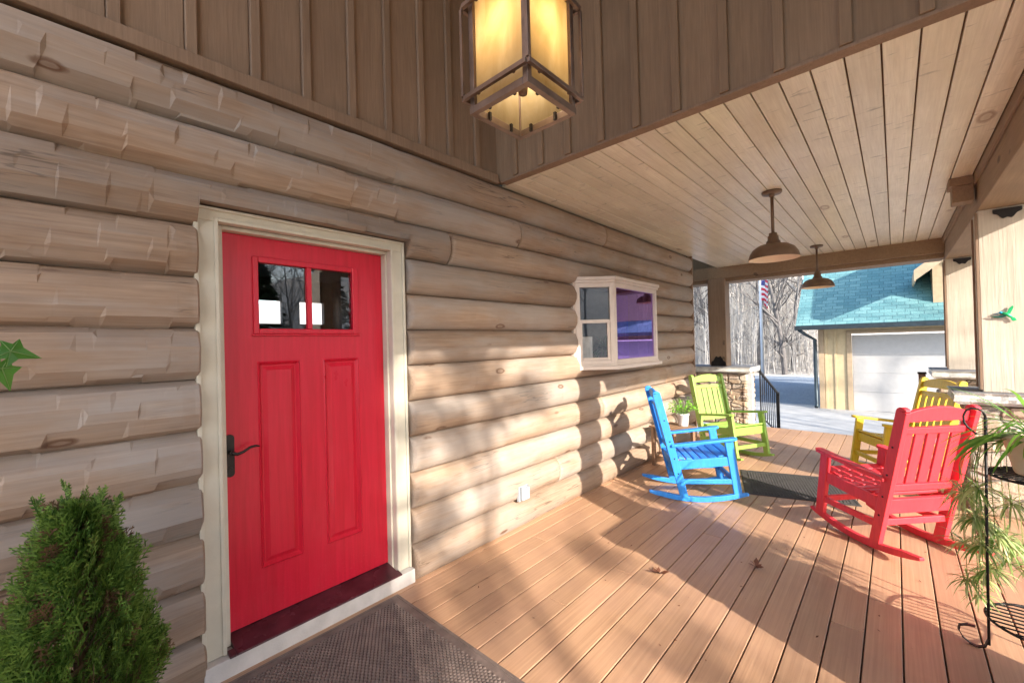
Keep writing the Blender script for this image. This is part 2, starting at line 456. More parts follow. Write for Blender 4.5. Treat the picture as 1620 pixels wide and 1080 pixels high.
# ------------------------------------------------------------------ the house
house = thing('log_house', 'log cabin house with red front door, pine porch ceiling and brown board gables', 'house', (0,0,0))

# --- log courses: half-round hewn logs with flats, cut round the door and the bay
Z0, DZ = .217, .24
HOLES = [(.455, 1.588, -1, 2.245), (3.555, 5.165, 1.262, 2.205)]
UR = [0, .03, .13, .33, .62, .86, .97, 1]
def log_y(u): return -.004 - .094*math.sqrt(max(0, 1-(2*u-1)**2))
def add_log(mb, x0, x1, zlo, u0, u1, amp, clips=()):
    us = list(UR)
    n = len(us)
    br = []
    for j in range(n):
        c = []; x = x0 + uni(.05, .35)
        while x < x1 - .08:
            c.append((x, uni(-1, 1), uni(-1, 1))); x += uni(.13, .42)
        br.append(c)
    w = .009
    X = {x0, x1}
    uoff = uni(-.03,.03)
    for e in (.012, .03): X |= {x0+e, x1-e}
    for j in range(1, n-1):
        for b in br[j]:
            X |= {b[0]-w, b[0]+w}
    for cl in clips: X |= {cl[0]-.001, cl[0]+.001, cl[1]-.001, cl[1]+.001}
    X = sorted(x for x in X if x0 <= x <= x1)
    base = len(mb.v)
    bow = uni(-.006, .006); ph = uni(0, 6)
    for x in X:
        e = min(x-x0, x1-x)
        ease = 1 if e > .03 else (.93 if e > .008 else .62)
        a = amp if x < 1.6 else amp*.35
        for j, u in enumerate(us):
            uu, dy = u, 0
            if 0 < j < n-1:
                cur = (0, uni(-1,1)*0, 0)
                for b in br[j]:
                    if x >= b[0]: cur = b
                uu = u + cur[1]*.085*a; dy = cur[2]*.009*a
            for cl in clips:
                if cl[0] < x < cl[1]: uu = max(uu, cl[3]) if cl[2] == 'lo' else min(uu, cl[3])
            yy = log_y(uu)
            if (j == 0 or j == n-1) and clips: yy = -.004 if abs(uu-us[j]) < 1e-6 else .02
            yy = -.004 + (yy+.004)*ease + dy*ease + bow*math.sin(x*1.3+ph)*(1 if 0 < j < n-1 else 0)
            mb.v.append((x, yy, zlo + uu*DZ))
    for i in range(len(X)-1):
        for j in range(n-1):
            p = base+i*n+j; mb.face((p, p+n, p+n+1, p+1), X[i] > 1.5)
    for i in (0, len(X)-1):
        ring = [base+i*n+j for j in range(n)]
        k = len(mb.v); mb.v += [(X[i], .02, zlo+us[0]*DZ), (X[i], .02, zlo+us[-1]*DZ)]
        f = ring + [k+1, k]
        mb.face(f if i == 0 else f[::-1])
lw = MB()
WX0, WX1 = -2.6, 6.86
for k in range(-1, 11):
    zlo = Z0 + DZ*k; zhi = zlo + DZ
    segs = [(WX0, WX1, 0, 1)]; clips = []
    for hx0, hx1, hz0, hz1 in HOLES:
        ns = []
        for a, b, u0, u1 in segs:
            if hz1 <= zlo or hz0 >= zhi or hx0 >= b or hx1 <= a: ns.append((a, b, u0, u1)); continue
            if hz0 > zlo + .03: clips.append((hx0, hx1, 'hi', (hz0-zlo)/DZ)); ns.append((a, b, u0, u1)); continue
            if hz1 < zhi - .03: clips.append((hx0, hx1, 'lo', (hz1-zlo)/DZ)); ns.append((a, b, u0, u1)); continue
            if hx0 > a: ns.append((a, hx0, u0, u1))
            if hx1 < b: ns.append((hx1, b, u0, u1))
        segs = ns
    fin = []
    for a, b, u0, u1 in segs:                       # butt joints in the long runs
        if b - a > 2.2 and u0 == 0 and u1 == 1:
            c = uni(a+.7, b-.7)
            if k == 8 and a < 1.5 < b: c = 1.95
            if k == 9 and a < 1.5 < b: c = 2.72
            if not (.3 < c < 1.7): fin += [(a, c, u0, u1), (c+.003, b, u0, u1)]; continue
        fin.append((a, b, u0, u1))
    for a, b, u0, u1 in fin: add_log(lw, a, b, zlo, u0, u1, 1.0, [cl for cl in clips if cl[0] < b and cl[1] > a])
lw.build('log_wall', M['log'], house, fix=False)
wb = MB()   # wall core behind the logs
wb.box(-2.6, .50, .021, .16, -.25, 2.9); wb.box(1.53, 3.60, .021, .16, -.25, 2.9); wb.box(5.10, 6.9, .021, .16, -.25, 2.9)
wb.box(.50, 1.53, .021, .16, 2.19, 2.9); wb.box(3.60, 5.10, .021, .16, -.25, 1.30); wb.box(3.60, 5.10, .021, .16, 2.16, 2.9)
wb.box(.50, 1.53, .021, .16, -.25, -.01)
wb.box(6.76, 6.9, .161, 8, -.25, 2.9); wb.box(-2.6, -2.46, .161, 8, -.25, 2.9)
wb.build('wall_core', M['interior'], house)
tb = MB(); tb.box(6.862, 6.905, -.075, .02, -.03, 2.868)
tb.build('corner_board', M['trimwood'], house, .004)
# --- upper board-and-batten wall over the entry
bb = MB()
lefts = [.159 - .258*k for k in range(10, 0, -1)] + [.159, .424, .692, .947, 1.214, 1.46, 1.723, 1.974, 2.245, 2.50]
for a, b in zip(lefts, lefts[1:]): bb.box(a+.001, b-.001, -.022, .02, 2.93, 5.2)
for a in lefts[:-1]: bb.box(a+.002, a+.046, -.044, -.0215, 2.93, 5.2)
bb.build('board_siding', M['siding'], house, .0025, 1)
lt = MB(); lt.box(-2.6, 2.47, -.075, .02, 2.860, 2.928)
lt.build('ledger_trim', M['siding'], house, .004)
# --- gable side wall that steps up from the porch ceiling to the entry roof
gb = MB(); lips = MB()
ends = [0.01, -.242, -.501, -.749, -1.015, -1.268, -1.519, -1.780, -2.036, -2.30, -2.567, -2.825, -3.09, -3.35]
for a, b in zip(ends, ends[1:]): gb.box(2.50, 2.55, b+.001, a-.001, 2.885, 5.2)
for a in ends[1:-1]: gb.box(2.474, 2.4995, a-.024, a+.024, 2.885, 5.2)
gb.build('gable_siding', M['gable'], house, .0025, 1)
gl_ = MB(); gl_.box(2.485, 2.56, -3.35, -.08, 2.866, 2.8845)
gl_.build('gable_edge_trim', M['trimwood'], house, .003)
# --- porch ceiling planks
cp = MB()
yy = -.085; pitch = .1335
ye = [-2.954 + pitch*k for k in range(22, -1, -1)]
for a, b in zip(ye, ye[1:]):
    cuts = [2.562]; x = uni(3.6, 7.5)
    if rnd() < .55: cuts.append(x)
    cuts.append(8.38)
    for p, q in zip(cuts, cuts[1:]): cp.box(p+.001, q-.001, b+.0035, min(a-.0035, -.02), 2.868, 2.89)
cp.build('porch_ceiling', M['ceil'], house, .004, 2)
cb = MB(); cb.box(2.56, 9.1, -3.6, .0, 2.893, 2.92)
cb.build('ceiling_backing', M['trimwood'], house)
# --- beams, frieze and post wraps
bm_ = MB()
bm_.box(2.40, 8.66, -3.245, -2.975, 2.57, 2.889)
bm_.build('porch_beam', M['beam'], house, .006)
fz = MB(); fz.box(2.56, 8.36, -2.974, -2.957, 2.79, 2.889); fz.build('frieze_board', M['beam'], house, .003)
be = MB(); be.box(8.36, 8.64, -2.9745, .9, 2.665, 2.889)
be.build('end_beam', M['beam'], house, .006)
bu = MB(); bu.box(8.44, 8.82, -2.9745, .9, 2.60, 2.6645); bu.box(8.78, 8.86, -2.9745, .9, 2.665, 2.80)
bu.build('end_soffit', M['beam'], house, .004)
# --- posts
POSTS = [(8.36, -2.975, .285), (5.30, -2.975, .285), (2.36, -2.975, .285), (-.18, -2.975, .285), (8.36, .145, .285)]
def post(px, py, s, ztop, z0=1.035, mat='post'):
    b = MB(); b.box(px, px+s, py-s, py, z0, ztop)
    o = b.build('post', M[mat], house, .006)
    t = MB(); t.box(px-.003, px+.022, py+.0005, py+.016, z0+.02, ztop-.02); t.box(px+s-.025, px+s-.001, py+.0005, py+.012, z0+.02, ztop-.02)
    t.build('corner_trim', M['trimwood'], o, .002)
    return o
post(8.36, -2.975, .285, 2.569); post(5.30, -2.975, .285, 2.569); post(2.36, -2.975, .285, 2.569)
post(-.18, -2.975, .285, 2.96); pl_ = post(8.36, .145, .285, 2.664, mat='post_shaded')
pl_['label'] = 'porch post beside the house corner, its shade put into the brown colour'
def wrap(px):
    b = MB(); b.box(px-.05, px+.12, -2.9565, -2.83, 2.66, 2.80); b.box(px-.07, px+.14, -2.9565, -2.81, 2.8, 2.867)
    b.build('post_capital', M['beam'], house, .004)
wrap(5.30)
def bracket(px, y0, y1, z, flip):
    # scalloped black plate on a post face
    n = 30; pts = []
    for i in range(n+1):
        u = i/n; yv = y0 + (y1-y0)*u
        prof = .022 + .058*math.sin(PI*u)**.9 + .007*math.cos(6*PI*u)
        pts.append((px, yv, z + flip*prof))
    pts = [(px, y0, z)] + pts + [(px, y1, z)]
    b = MB(); b.prism(pts, (-.012, 0, 0)); b.build('post_bracket', M['darkmetal'], house, .002)
bracket(5.2995, -3.06, -3.22, 2.555, -1); bracket(8.3595, -3.05, -3.22, 2.555, -1); bracket(8.3595, -.125, .13, 1.04, 2.2)
# --- roofs that shade the porch
rf = MB()
def slab(mb, p, q, r_, s_, th):
    p, q, r_, s_ = map(Vector, (p, q, r_, s_)); n = (q-p).cross(s_-p).normalized()*th
    mb.prism([p, q, r_, s_], n)
rf.prism([(2.56, .2, 3.75), (2.56, -3.78, 2.70), (2.56, -3.78, 2.84), (2.56, .2, 3.95)], (6.5, 0, 0))
rf.prism([(2.56, .2, 3.75), (2.56, -3.78, 2.70), (2.56, -3.78, 2.84), (2.56, .2, 3.95)], (-.0, 0, 0)) if False else None
rf.box(-2.7, 9.06, .02, 5.9, 5.0, 5.15)
rf.build('porch_roof', M['shingle'], house)
er = MB(); er.box(-.75, 2.95, -3.75, .02, 5.201, 5.3); er.build('entry_roof', M['ceil'], house)
ef = MB()
ef.box(-1.75, 2.73, -3.26, -2.98, 2.97, 5.2)
ef.build('entry_header', M['gable'], house)
pw = MB(); pw.box(-1.75, -.181, -3.2, -3.05, -.03, 2.969); pw.box(-.179, .105, -3.24, -2.98, 0.9, 1.034); pw.build('added_sun_screen', M['gable'], house)  # unseen board wall added to keep the sun off the left logs
# --- gables at the far end so no light falls in from behind
ge = MB(); ge.box(8.66, 8.76, -3.4, .9, 2.893, 3.6); ge.build('end_gable', M['gable'], house)
# --- interior shell seen through the glass
ir = MB()
ir.box(-2.4, 6.7, .165, 5.2, -.2, -.08); ir.box(-2.4, 6.7, .165, 5.2, 2.75, 2.85)
ir.box(3.45, 3.52, .165, 5.2, -.08, 2.75); ir.box(-2.4, -2.3, .165, 5.2, -.08, 2.75)
ir.box(6.6, 6.7, .165, 5.2, -.08, 2.75)
for a, b in ((-2.4,2.22), (2.60,2.88), (3.30,6.7)): ir.box(a, b, 5.2, 5.3, -.08, 2.75)
for a, b in ((2.22,2.60), (2.88,3.30)): ir.box(a, b, 5.2, 5.3, -.08, 1.99); ir.box(a, b, 5.2, 5.3, 2.38, 2.75)
ir.build('interior_room', M['interior'], house)

# --- front door
fd = MB()
for (x0, x1, y0, y1, z0, z1) in [
    (.440,.538,-.030,.02,.0905,2.172), (1.476,1.574,-.030,.02,.0905,2.172), (.440,1.574,-.030,.02,2.172,2.236),
    (.440,.458,-.043,-.0305,.0905,2.222), (1.556,1.574,-.043,-.0305,.0905,2.222), (.440,1.574,-.043,-.0305,2.222,2.236),
    (.520,.538,-.038,-.0305,.0905,2.190), (1.476,1.494,-.038,-.0305,.0905,2.190), (.538,1.476,-.038,-.0305,2.172,2.190),
    (.543,.5665,.021,.15,.0905,2.172), (1.4675,1.491,.021,.15,.0905,2.172), (.5665,1.4675,.021,.15,2.152,2.172)]:
    fd.box(x0, x1, y0, y1, z0, z1)
casing = fd.build('door_casing', M['casing'], house, .003)
door = MB()
DX0, DX1, DZb, DZt, DY = .569, 1.465, .128, 2.150, .07
# stiles, rails, raised panels and the lite opening, all one slab
def frame(mb, x0, x1, z0, z1, holes, y0, y1):
    xsx = sorted({x0, x1} | {v for h in holes for v in h[:2]}); zs = sorted({z0, z1} | {v for h in holes for v in h[2:]})
    for a, b in zip(xsx, xsx[1:]):
        run = None
        for c, d_ in zip(zs, zs[1:]):
            inside = any(h[0] <= a and b <= h[1] and h[2] <= c and d_ <= h[3] for h in holes)
            if not inside:
                run = (run[0], d_) if run else (c, d_)
            if inside or d_ == zs[-1]:
                if run: mb.box(a, b, y0, y1, run[0], run[1])
                run = None
GL = (.735, 1.258, 1.661, 2.016)
P1 = (.722, .938, .388, 1.484); P2 = (1.070, 1.292, .388, 1.484)
def quad_frame(mb, r, ins, ya, yb):
    """a sloped moulding from rectangle r at depth ya to r inset at depth yb"""
    x0, x1, z0, z1 = r
    o = [(x0,ya,z0),(x1,ya,z0),(x1,ya,z1),(x0,ya,z1)]; i = [(x0+ins,yb,z0+ins),(x1-ins,yb,z0+ins),(x1-ins,yb,z1-ins),(x0+ins,yb,z1-ins)]
    for k in range(4): mb.poly([o[k], o[(k+1)%4], i[(k+1)%4], i[k]])
    return (x0+ins, x1-ins, z0+ins, z1-ins)
frame(door, DX0, DX1, DZb, DZt, [GL, P1, P2], DY, DY+.045)
for P in (P1, P2):
    r = quad_frame(door, P, .006, DY, DY-.006); r = quad_frame(door, r, .014, DY-.006, DY+.012); r = quad_frame(door, r, .006, DY+.012, DY+.012)
    r = quad_frame(door, r, .022, DY+.012, DY+.002)
    door.poly([(r[0],DY+.002,r[2]),(r[1],DY+.002,r[2]),(r[1],DY+.002,r[3]),(r[0],DY+.002,r[3])])
door_o = door.build('front_door', M['door'], house, fix=False)
lf = MB()
R0 = (.707, 1.295, 1.633, 2.046)
frame(lf, *R0, [GL], DY-.012, DY-.0005)
lf.box(.984, 1.012, DY-.010, DY+.02, GL[2], GL[3])
lf.box(R0[0]-.008, R0[1]+.008, DY-.016, DY-.0005, R0[2]-.012, R0[2]-.0005)
lf.build('lite_frame', M['door'], door_o, .004)
for a, b in ((GL[0], .984), (1.012, GL[1])):
    gm = MB(); gm.poly([(a,DY+.012,GL[2]),(b,DY+.012,GL[2]),(b,DY+.012,GL[3]),(a,DY+.012,GL[3])]); gm.build('glass_pane', M['glass'], door_o, fix=False)
hd = MB()
n = 10; hp = []
for i in range(n+1): t = PI*i/n; hp.append((.588+.021*math.cos(t), DY-.0005, 1.104+.018*math.sin(t)))
for i in range(n+1): t = PI+PI*i/n; hp.append((.588+.021*math.cos(t), DY-.0005, .926+.018*math.sin(t)))
hd.prism(hp, (0, -.012, 0))
hd.tube([(.588,DY-.012,1.035),(.588,DY-.05,1.035)], .011, 12)
hd.tube([(.588,DY-.05,1.035),(.612,DY-.053,1.026),(.640,DY-.053,1.034),(.668,DY-.052,1.050),(.694,DY-.051,1.053),(.712,DY-.05,1.047)], [.009,.0075,.0065,.006,.0055,.004], 10)
hd.tube([(.588,DY-.012,.948),(.588,DY-.018,.948)], .012, 14)
hd.build('door_handle', M['darkmetal'], door_o, .002)
ts = MB()
ts.prism([(.567,.12,.126), (.567,.066,.122), (.567,-.082,.098), (.567,-.082,.088), (.567,.12,.088)], (.9, 0, 0))
ts.prism([(.538,-.031,.1065), (.538,-.082,.098), (.538,-.082,.088), (.538,-.031,.088)], (.029, 0, 0)); ts.prism([(1.467,-.031,.1065), (1.467,-.082,.098), (1.467,-.082,.088), (1.467,-.031,.088)], (.01, 0, 0))
ts.build('threshold', M['threshold'], house, .003)
sb = MB(); sb.box(.44, 1.577, -.075, .02, -.001, .0875)
sb.build('sill_board', M['sillboard'], house, .003)
sw = MB(); sw.box(DX0+.002, DX1-.002, DY+.003, DY+.04, .1255, .1275); sw.build('door_sweep', M['darkmetal'], house)

# --- bay window
jb = MB(); jb.box(3.535, 3.605, -.052, .0205, 1.25, 2.21); jb.build('bay_jamb', M['bayframe'], house, .002)
jb = MB(); jb.box(5.115, 5.185, -.052, .0205, 1.25, 2.21); jb.build('bay_jamb', M['bayframe'], house, .002)
bay = MB(); BZ0, BZ1 = 1.262, 2.205
plan = [(3.565, -.055), (3.845, -.335), (4.875, -.335), (5.155, -.055)]
def off_plan(o): return [(plan[0][0]-o*.9, plan[0][1]), (plan[1][0]-o*.42, plan[1][1]-o), (plan[2][0]+o*.42, plan[2][1]-o), (plan[3][0]+o*.9, plan[3][1])]
def ring_prism(mb, pl, z0, z1):
    pts = [(x, y, z0) for x, y in pl] + [(pl[-1][0], .02, z0), (pl[0][0], .02, z0)]
    mb.prism(pts, (0, 0, z1-z0))
ring_prism(bay, off_plan(.035), 2.172, 2.205); ring_prism(bay, off_plan(.02), 2.145, 2.1715)
bay_o = bay.build('bay_window', M['bayframe'], house, .003)
bay = MB()
ring_prism(bay, off_plan(.045), 1.262, 1.298); ring_prism(bay, off_plan(.012), 1.2985, 1.318)
bay.build('bay_sill', M['bayframe'], bay_o, .003)
def facet(a, b, name, cols):
    """window frame in the vertical plane from plan point a to b"""
    a = Vector((*a, 0)); b = Vector((*b, 0)); d_ = (b-a); L = d_.length; d_.normalize(); nrm = Vector((d_.y, -d_.x, 0))
    if nrm.y > 0: nrm = -nrm
    def P(u, z, o=0): return a + d_*u + nrm*o + Vector((0,0,z))
    def bx(mb, u0, u1, z0, z1, o0, o1):
        mb.hexa([P(u0,z0,o0),P(u1,z0,o0),P(u1,z0,o1),P(u0,z0,o1),P(u0,z1,o0),P(u1,z1,o0),P(u1,z1,o1),P(u0,z1,o1)])
    return P, bx, L
for (i, j, kind) in ((0,1,'hung'), (1,2,'fixed'), (2,3,'hung')):
    P, bx, L = facet(plan[i], plan[j], kind, 1)
    f = MB(); z0, z1 = 1.3185, 2.1445
    bx(f, 0, .045, z0, z1, -.04, .004); bx(f, L-.045, L, z0, z1, -.04, .004)
    bx(f, .045, L-.045, z1-.045, z1, -.04, .004); bx(f, .045, L-.045, z0, z0+.04, -.04, .004)
    gm = M['glass']
    if kind == 'hung':
        zm = 1.735
        bx(f, .045, L-.045, zm, zm+.035, -.035, .0)
        bx(f, .0455, .065, z0+.0405, zm-.0005, -.03, -.006); bx(f, L-.075, L-.0455, z0+.0405, zm-.0005, -.03, -.004); bx(f, .0655, L-.0755, z0+.0405, z0+.065, -.03, -.004)
        fo = f.build('window_frame', M['bayframe'], bay_o, .003)
        for q0, q1 in ((z0+.065, zm), (zm+.035, z1-.045)):
            g_ = MB(); g_.poly([P(.045,q0,-.022),P(L-.045,q0,-.022),P(L-.045,q1,-.022),P(.045,q1,-.022)]); g_.build('glass_pane', gm, bay_o, fix=False)
    else:
        bx(f, .0455, .062, z0+.0405, z1-.0455, -.03, -.006); bx(f, L-.062, L-.0455, z0+.0405, z1-.0455, -.03, -.006)
        f.build('window_frame', M['bayframe'], bay_o, .003)
        g_ = MB(); g_.poly([P(.06,z0+.04,-.022),P(L-.06,z0+.04,-.022),P(L-.06,z1-.045,-.022),P(.06,z1-.045,-.022)]); g_.build('glass_pane', M['purple_glass'], bay_o, fix=False)
# things inside the bay
cu = MB()
A = [(4.62+.02*k, .12+.018*math.sin(k*1.9), 1.33) for k in range(20)]; cu.strip(A, [(x,y,2.13) for x,y,z in A])
tag(cu.build('curtain', M['curtain'], None, fix=False), 'added purple curtain that imitates the reflection in the bay window', 'curtain')  # added cloth, its purple stands in for the reflection in the pane
lc = MB(); A = [(3.62+.012*k, .03-.006*k+.01*math.sin(k*2.1), 1.33) for k in range(18)]; lc.strip(A, [(x,y,1.60) for x,y,z in A])
tag(lc.build('lace_panel', M['lace'], None, fix=False), 'short white lace panel low in the left pane of the bay window', 'curtain')

# ------------------------------------------------------------------ stone piers
def pier(x0, x1, y0, y1, cx0, cx1, cy0, cy1, label, cham=True):
    t = thing('stone_pier', label, 'pier', ((x0+x1)/2, (y0+y1)/2, 0), 0, 'stone piers under the porch posts')
    ox, oy = t.location.x, t.location.y
    b = MB(); nz = 7; z = 0.0
    rr = random.Random(int(x0*100))
    # courses of irregular stones, each face stone standing a little proud
    b.box(x0+.03-ox, x1-.03-ox, y0+.03-oy, y1-.03-oy, -.02, .925)
    while z < .90:
        h = min(rr.uniform(.09, .2), .925-z)
        if .925-(z+h) < .06: h = .925-z
        for side in range(4):
            a, e = ((y0, y1) if side < 2 else (x0, x1)); u = a
            while u < e - .01:
                w = rr.uniform(.12, .34)
                if e-(u+w) < .09: w = e-u
                o = rr.uniform(.0, .03); g_ = .006
                u0, u1 = u+g_, u+w-g_
                if side == 0: b.box(x0+.03-o-ox, x0+.08-ox, u0-oy, u1-oy, z+g_, z+h-g_)
                if side == 1: b.box(x1-.08-ox, x1-.03+o-ox, u0-oy, u1-oy, z+g_, z+h-g_)
                if side == 2: b.box(u0-ox, u1-ox, y0+.03-o-oy, y0+.08-oy, z+g_, z+h-g_)
                if side == 3: b.box(u0-ox, u1-ox, y1-.08-oy, y1-.03+o-oy, z+g_, z+h-g_)
                u += w
        z += h
    b.build('stone_face', M['stone'], t, .018, 2)
    # cap slab with a chiselled edge
    c = MB(); n = 16
    pts = []
    cor = [(cx0,cy0),(cx1,cy0),(cx1,cy1),(cx0,cy1)]
    for k in range(4):
        p, q = Vector(cor[k]), Vector(cor[(k+1)%4])
        for i in range(n): pts.append(p.lerp(q, i/n))
    cen = Vector(((cx0+cx1)/2, (cy0+cy1)/2)); m = len(pts)
    lay = []
    for z_, ins, jit in ((.93, .03, .02), (.955, .0, .02), (.985, .004, .018), (1.008, .012, .010), (1.03, .0, .002)):
        lay.append([((cen+(p-cen)*(1-ins/ (p-cen).length) - (p-cen).normalized()*rr.uniform(0, jit)).x-ox, (cen+(p-cen)*(1-ins/(p-cen).length) - (p-cen).normalized()*rr.uniform(0, jit)).y-oy, z_) for p in pts])
    base = len(c.v)
    for L in lay: c.v += L
    for i in range(len(lay)-1):
        for k in range(m): c.face((base+i*m+k, base+i*m+(k+1)%m, base+(i+1)*m+(k+1)%m, base+(i+1)*m+k))
    c.face([base+k for k in range(m)][::-1])
    c.face([base+(len(lay)-1)*m+k for k in range(m)])
    c.build('cap', M['cap'], t, 0)
    ct = MB(); ct.box(cx0+.012-ox, cx1-.012-ox, cy0+.012-oy, cy1-.012-oy, 1.0305, 1.034); ct.build('cap_top', M['captop'], t)
    return t
pier(5.26, 5.72, -3.44, -2.86, 5.20, 5.80, -3.50, -2.79, 'stone pier behind the red chair and spider plant, holding the post with the hummingbird')
pier(8.12, 8.78, -3.45, -2.86, 8.00, 8.90, -3.52, -2.79, 'stone pier under the farther square post behind the yellow chair')
pier(2.06, 2.74, -3.55, -2.92, 2.00, 2.80, -3.61, -2.89, 'stone pier under the nearest porch post beside the front entry')
pier(8.20, 8.80, -.50, .62, 8.12, 8.88, -.58, .66, 'tall stone pier behind the green chair, beside the handrail')

# ------------------------------------------------------------------ railing
t = thing('handrail', 'black iron handrail sloping down beside the stone pier at the deck end', 'handrail', (8.62,-.64,0))
m_ = MB(); m_.bar((-.02,.02,-.2), (-.02,.02,.95), .02, .02); m_.bar((1.1,-.05,-.45), (1.1,-.05,.45), .045, .045)
m_.bar((-.02,.02,.93), (1.1,-.05,.42), .035, .03); m_.bar((-.02,.02,.12), (1.1,-.05,-.38), .02, .02)
for k in range(1, 9): u = k/9; m_.bar((-.02+1.12*u,.02-.07*u,.12-.5*u), (-.02+1.12*u,.02-.07*u,.92-.5*u), .012, .012)
m_.build('iron_rail', M['black_iron'], t)
m_ = MB(); m_.box(-.34,-.25,.075,.165,0,.915); m_.build('newel_post', plain('grey_newel_paint', (.5,.5,.52), .6), t, .005)
t = thing('rail_post', 'short dark brown railing post standing in front of the white garage door', 'post', (9.0,-2.73,0))
m_ = MB(); m_.box(-.04,.04,-.04,.04,-.5,.92); m_.build('shaft', M['trimwood'], t, .004)
m_ = MB(); m_.box(-.05,.05,-.05,.05,.9205,.95); m_.build('post_cap', M['darkmetal'], t, .006)

# ------------------------------------------------------------------ lantern over the entry
LC = Vector((1.187, -1.435, 0)); LB = 2.395
t = thing('hanging_lantern', 'square amber glass lantern in a dark metal cage hanging above the entry', 'lantern', (LC.x, LC.y, LB))
c = MB(); a = .128; R_ = .157; H = .62
for sx in (-1, 1):
    for sy in (-1, 1):
        c.bar((sx*a, sy*a, 0), (sx*a, sy*a, H), .022, .022)
for z_, hh in ((.012, .026), (H-.012, .026)):
    c.box(-a-.013, a+.013, -a-.013, -a+.009, z_-hh/2, z_+hh/2); c.box(-a-.013, a+.013, a-.009, a+.013, z_-hh/2, z_+hh/2)
    c.box(-a-.013, -a+.009, -a+.0095, a-.0095, z_-hh/2, z_+hh/2); c.box(a-.009, a+.013, -a+.0095, a-.0095, z_-hh/2, z_+hh/2)
c.build('frame', M['bronze'], t, .0015)
c = MB()
for z_ in (.056, .395):
    for s_ in (-1, 1):
        c.box(-R_, R_, s_*R_-.007, s_*R_+.007, z_-.008, z_+.008); c.box(s_*R_-.007, s_*R_+.007, -R_+.0075, R_-.0075, z_-.008, z_+.008)
        for q in (-.085, .085):
            c.box(q-.005, q+.005, s_*(a+.0135), s_*(R_-.0075), z_-.006, z_+.006); c.box(s_*(a+.0135), s_*(R_-.0075), q-.005, q+.005, z_-.006, z_+.006)
for sx in (-1, 1):
    for sy in (-1, 1): c.box(sx*R_-.006, sx*R_+.006, sy*R_-.006, sy*R_+.006, .0645, .3865)
c.build('outer_cage', M['bronze'], t, .001)
for k in range(4):
    g_ = MB(); g_.box(-a+.012, a-.012, -a+.002, -a+.006, .004, H-.03); o = g_.build('glass_panel', M['amber'], t); o.rotation_euler.z = k*PI/2
for k in range(4):
    for q in (-.06, .06):
        c = MB(); p = Matrix.Rotation(k*PI/2, 3, 'Z') @ Vector((q, -a+.012, .012)); c.box(p.x-.005, p.x+.005, p.y-.005, p.y+.005, 0, .03); c.build('clip', M['darkmetal'], t)
c = MB(); c.lathe([(.001,.02),(.016,.02),(.018,.035),(.02,.05),(.05,.085),(.056,.10),(.001,.105)], (0,0,.055), 24); c.build('socket', M['bronze'], t)
c = MB(); c.lathe([(.001,0),(.02,.01),(.031,.04),(.028,.07),(.014,.1),(.001,.102)], (0,0,.16), 20); c.build('bulb', M['bulb'], t)
c = MB(); c.box(-a-.03, a+.03, -a-.03, a+.03, H+.001, H+.02); c.lathe([(.1,0),(.05,.05),(.012,.07),(.012,5.2-LB-H-.05),(.06,5.2-LB-H-.04),(.06,5.2-LB-H-.022)], (0,0,H+.02), 24); c.build('top_and_stem', M['bronze'], t)

# ------------------------------------------------------------------ pendant barn lights
def pendant(x, y, label):
    t = thing('pendant_lamp', label, 'pendant lamp', (x, y, 2.867), 0, 'pendant lamps under the porch ceiling')
    b = MB(); b.lathe([(.001,-.022),(.075,-.022),(.08,-.012),(.08,0),(.001,0)], (0,0,0), 32); b.build('canopy', M['lampshade'], t)
    b = MB(); b.tube([(0,0,-.022),(0,0,-.40)], .0135, 12); b.lathe([(.022,-.022),(.022,-.045),(.0135,-.05)], (0,0,0), 16); b.build('stem', M['lampshade'], t)
    b = MB(); b.lathe([(.001,-.375),(.032,-.378),(.034,-.40),(.042,-.405),(.045,-.445),(.055,-.452),(.058,-.475),(.12,-.49),(.165,-.52),(.19,-.56),(.2,-.595),(.203,-.612)], (0,0,0), 40); b.build('shade', M['lampshade'], t)
    b = MB(); b.lathe([(.2015,-.612),(.196,-.594),(.186,-.561),(.161,-.524),(.118,-.495),(.05,-.482),(.001,-.48)], (0,0,0), 40); b.build('inner_shade', M['lampinner'], t)
    b = MB(); b.lathe([(.001,-.56),(.022,-.552),(.03,-.53),(.02,-.50),(.016,-.482)], (0,0,0), 16); b.build('bulb', plain('frosted_bulb', (.85,.8,.7), .3), t)
    return t
pendant(4.42, -1.64, 'nearer brown barn style pendant lamp on the porch ceiling')
pendant(7.55, -1.62, 'farther, smaller looking brown pendant lamp near the end beam')

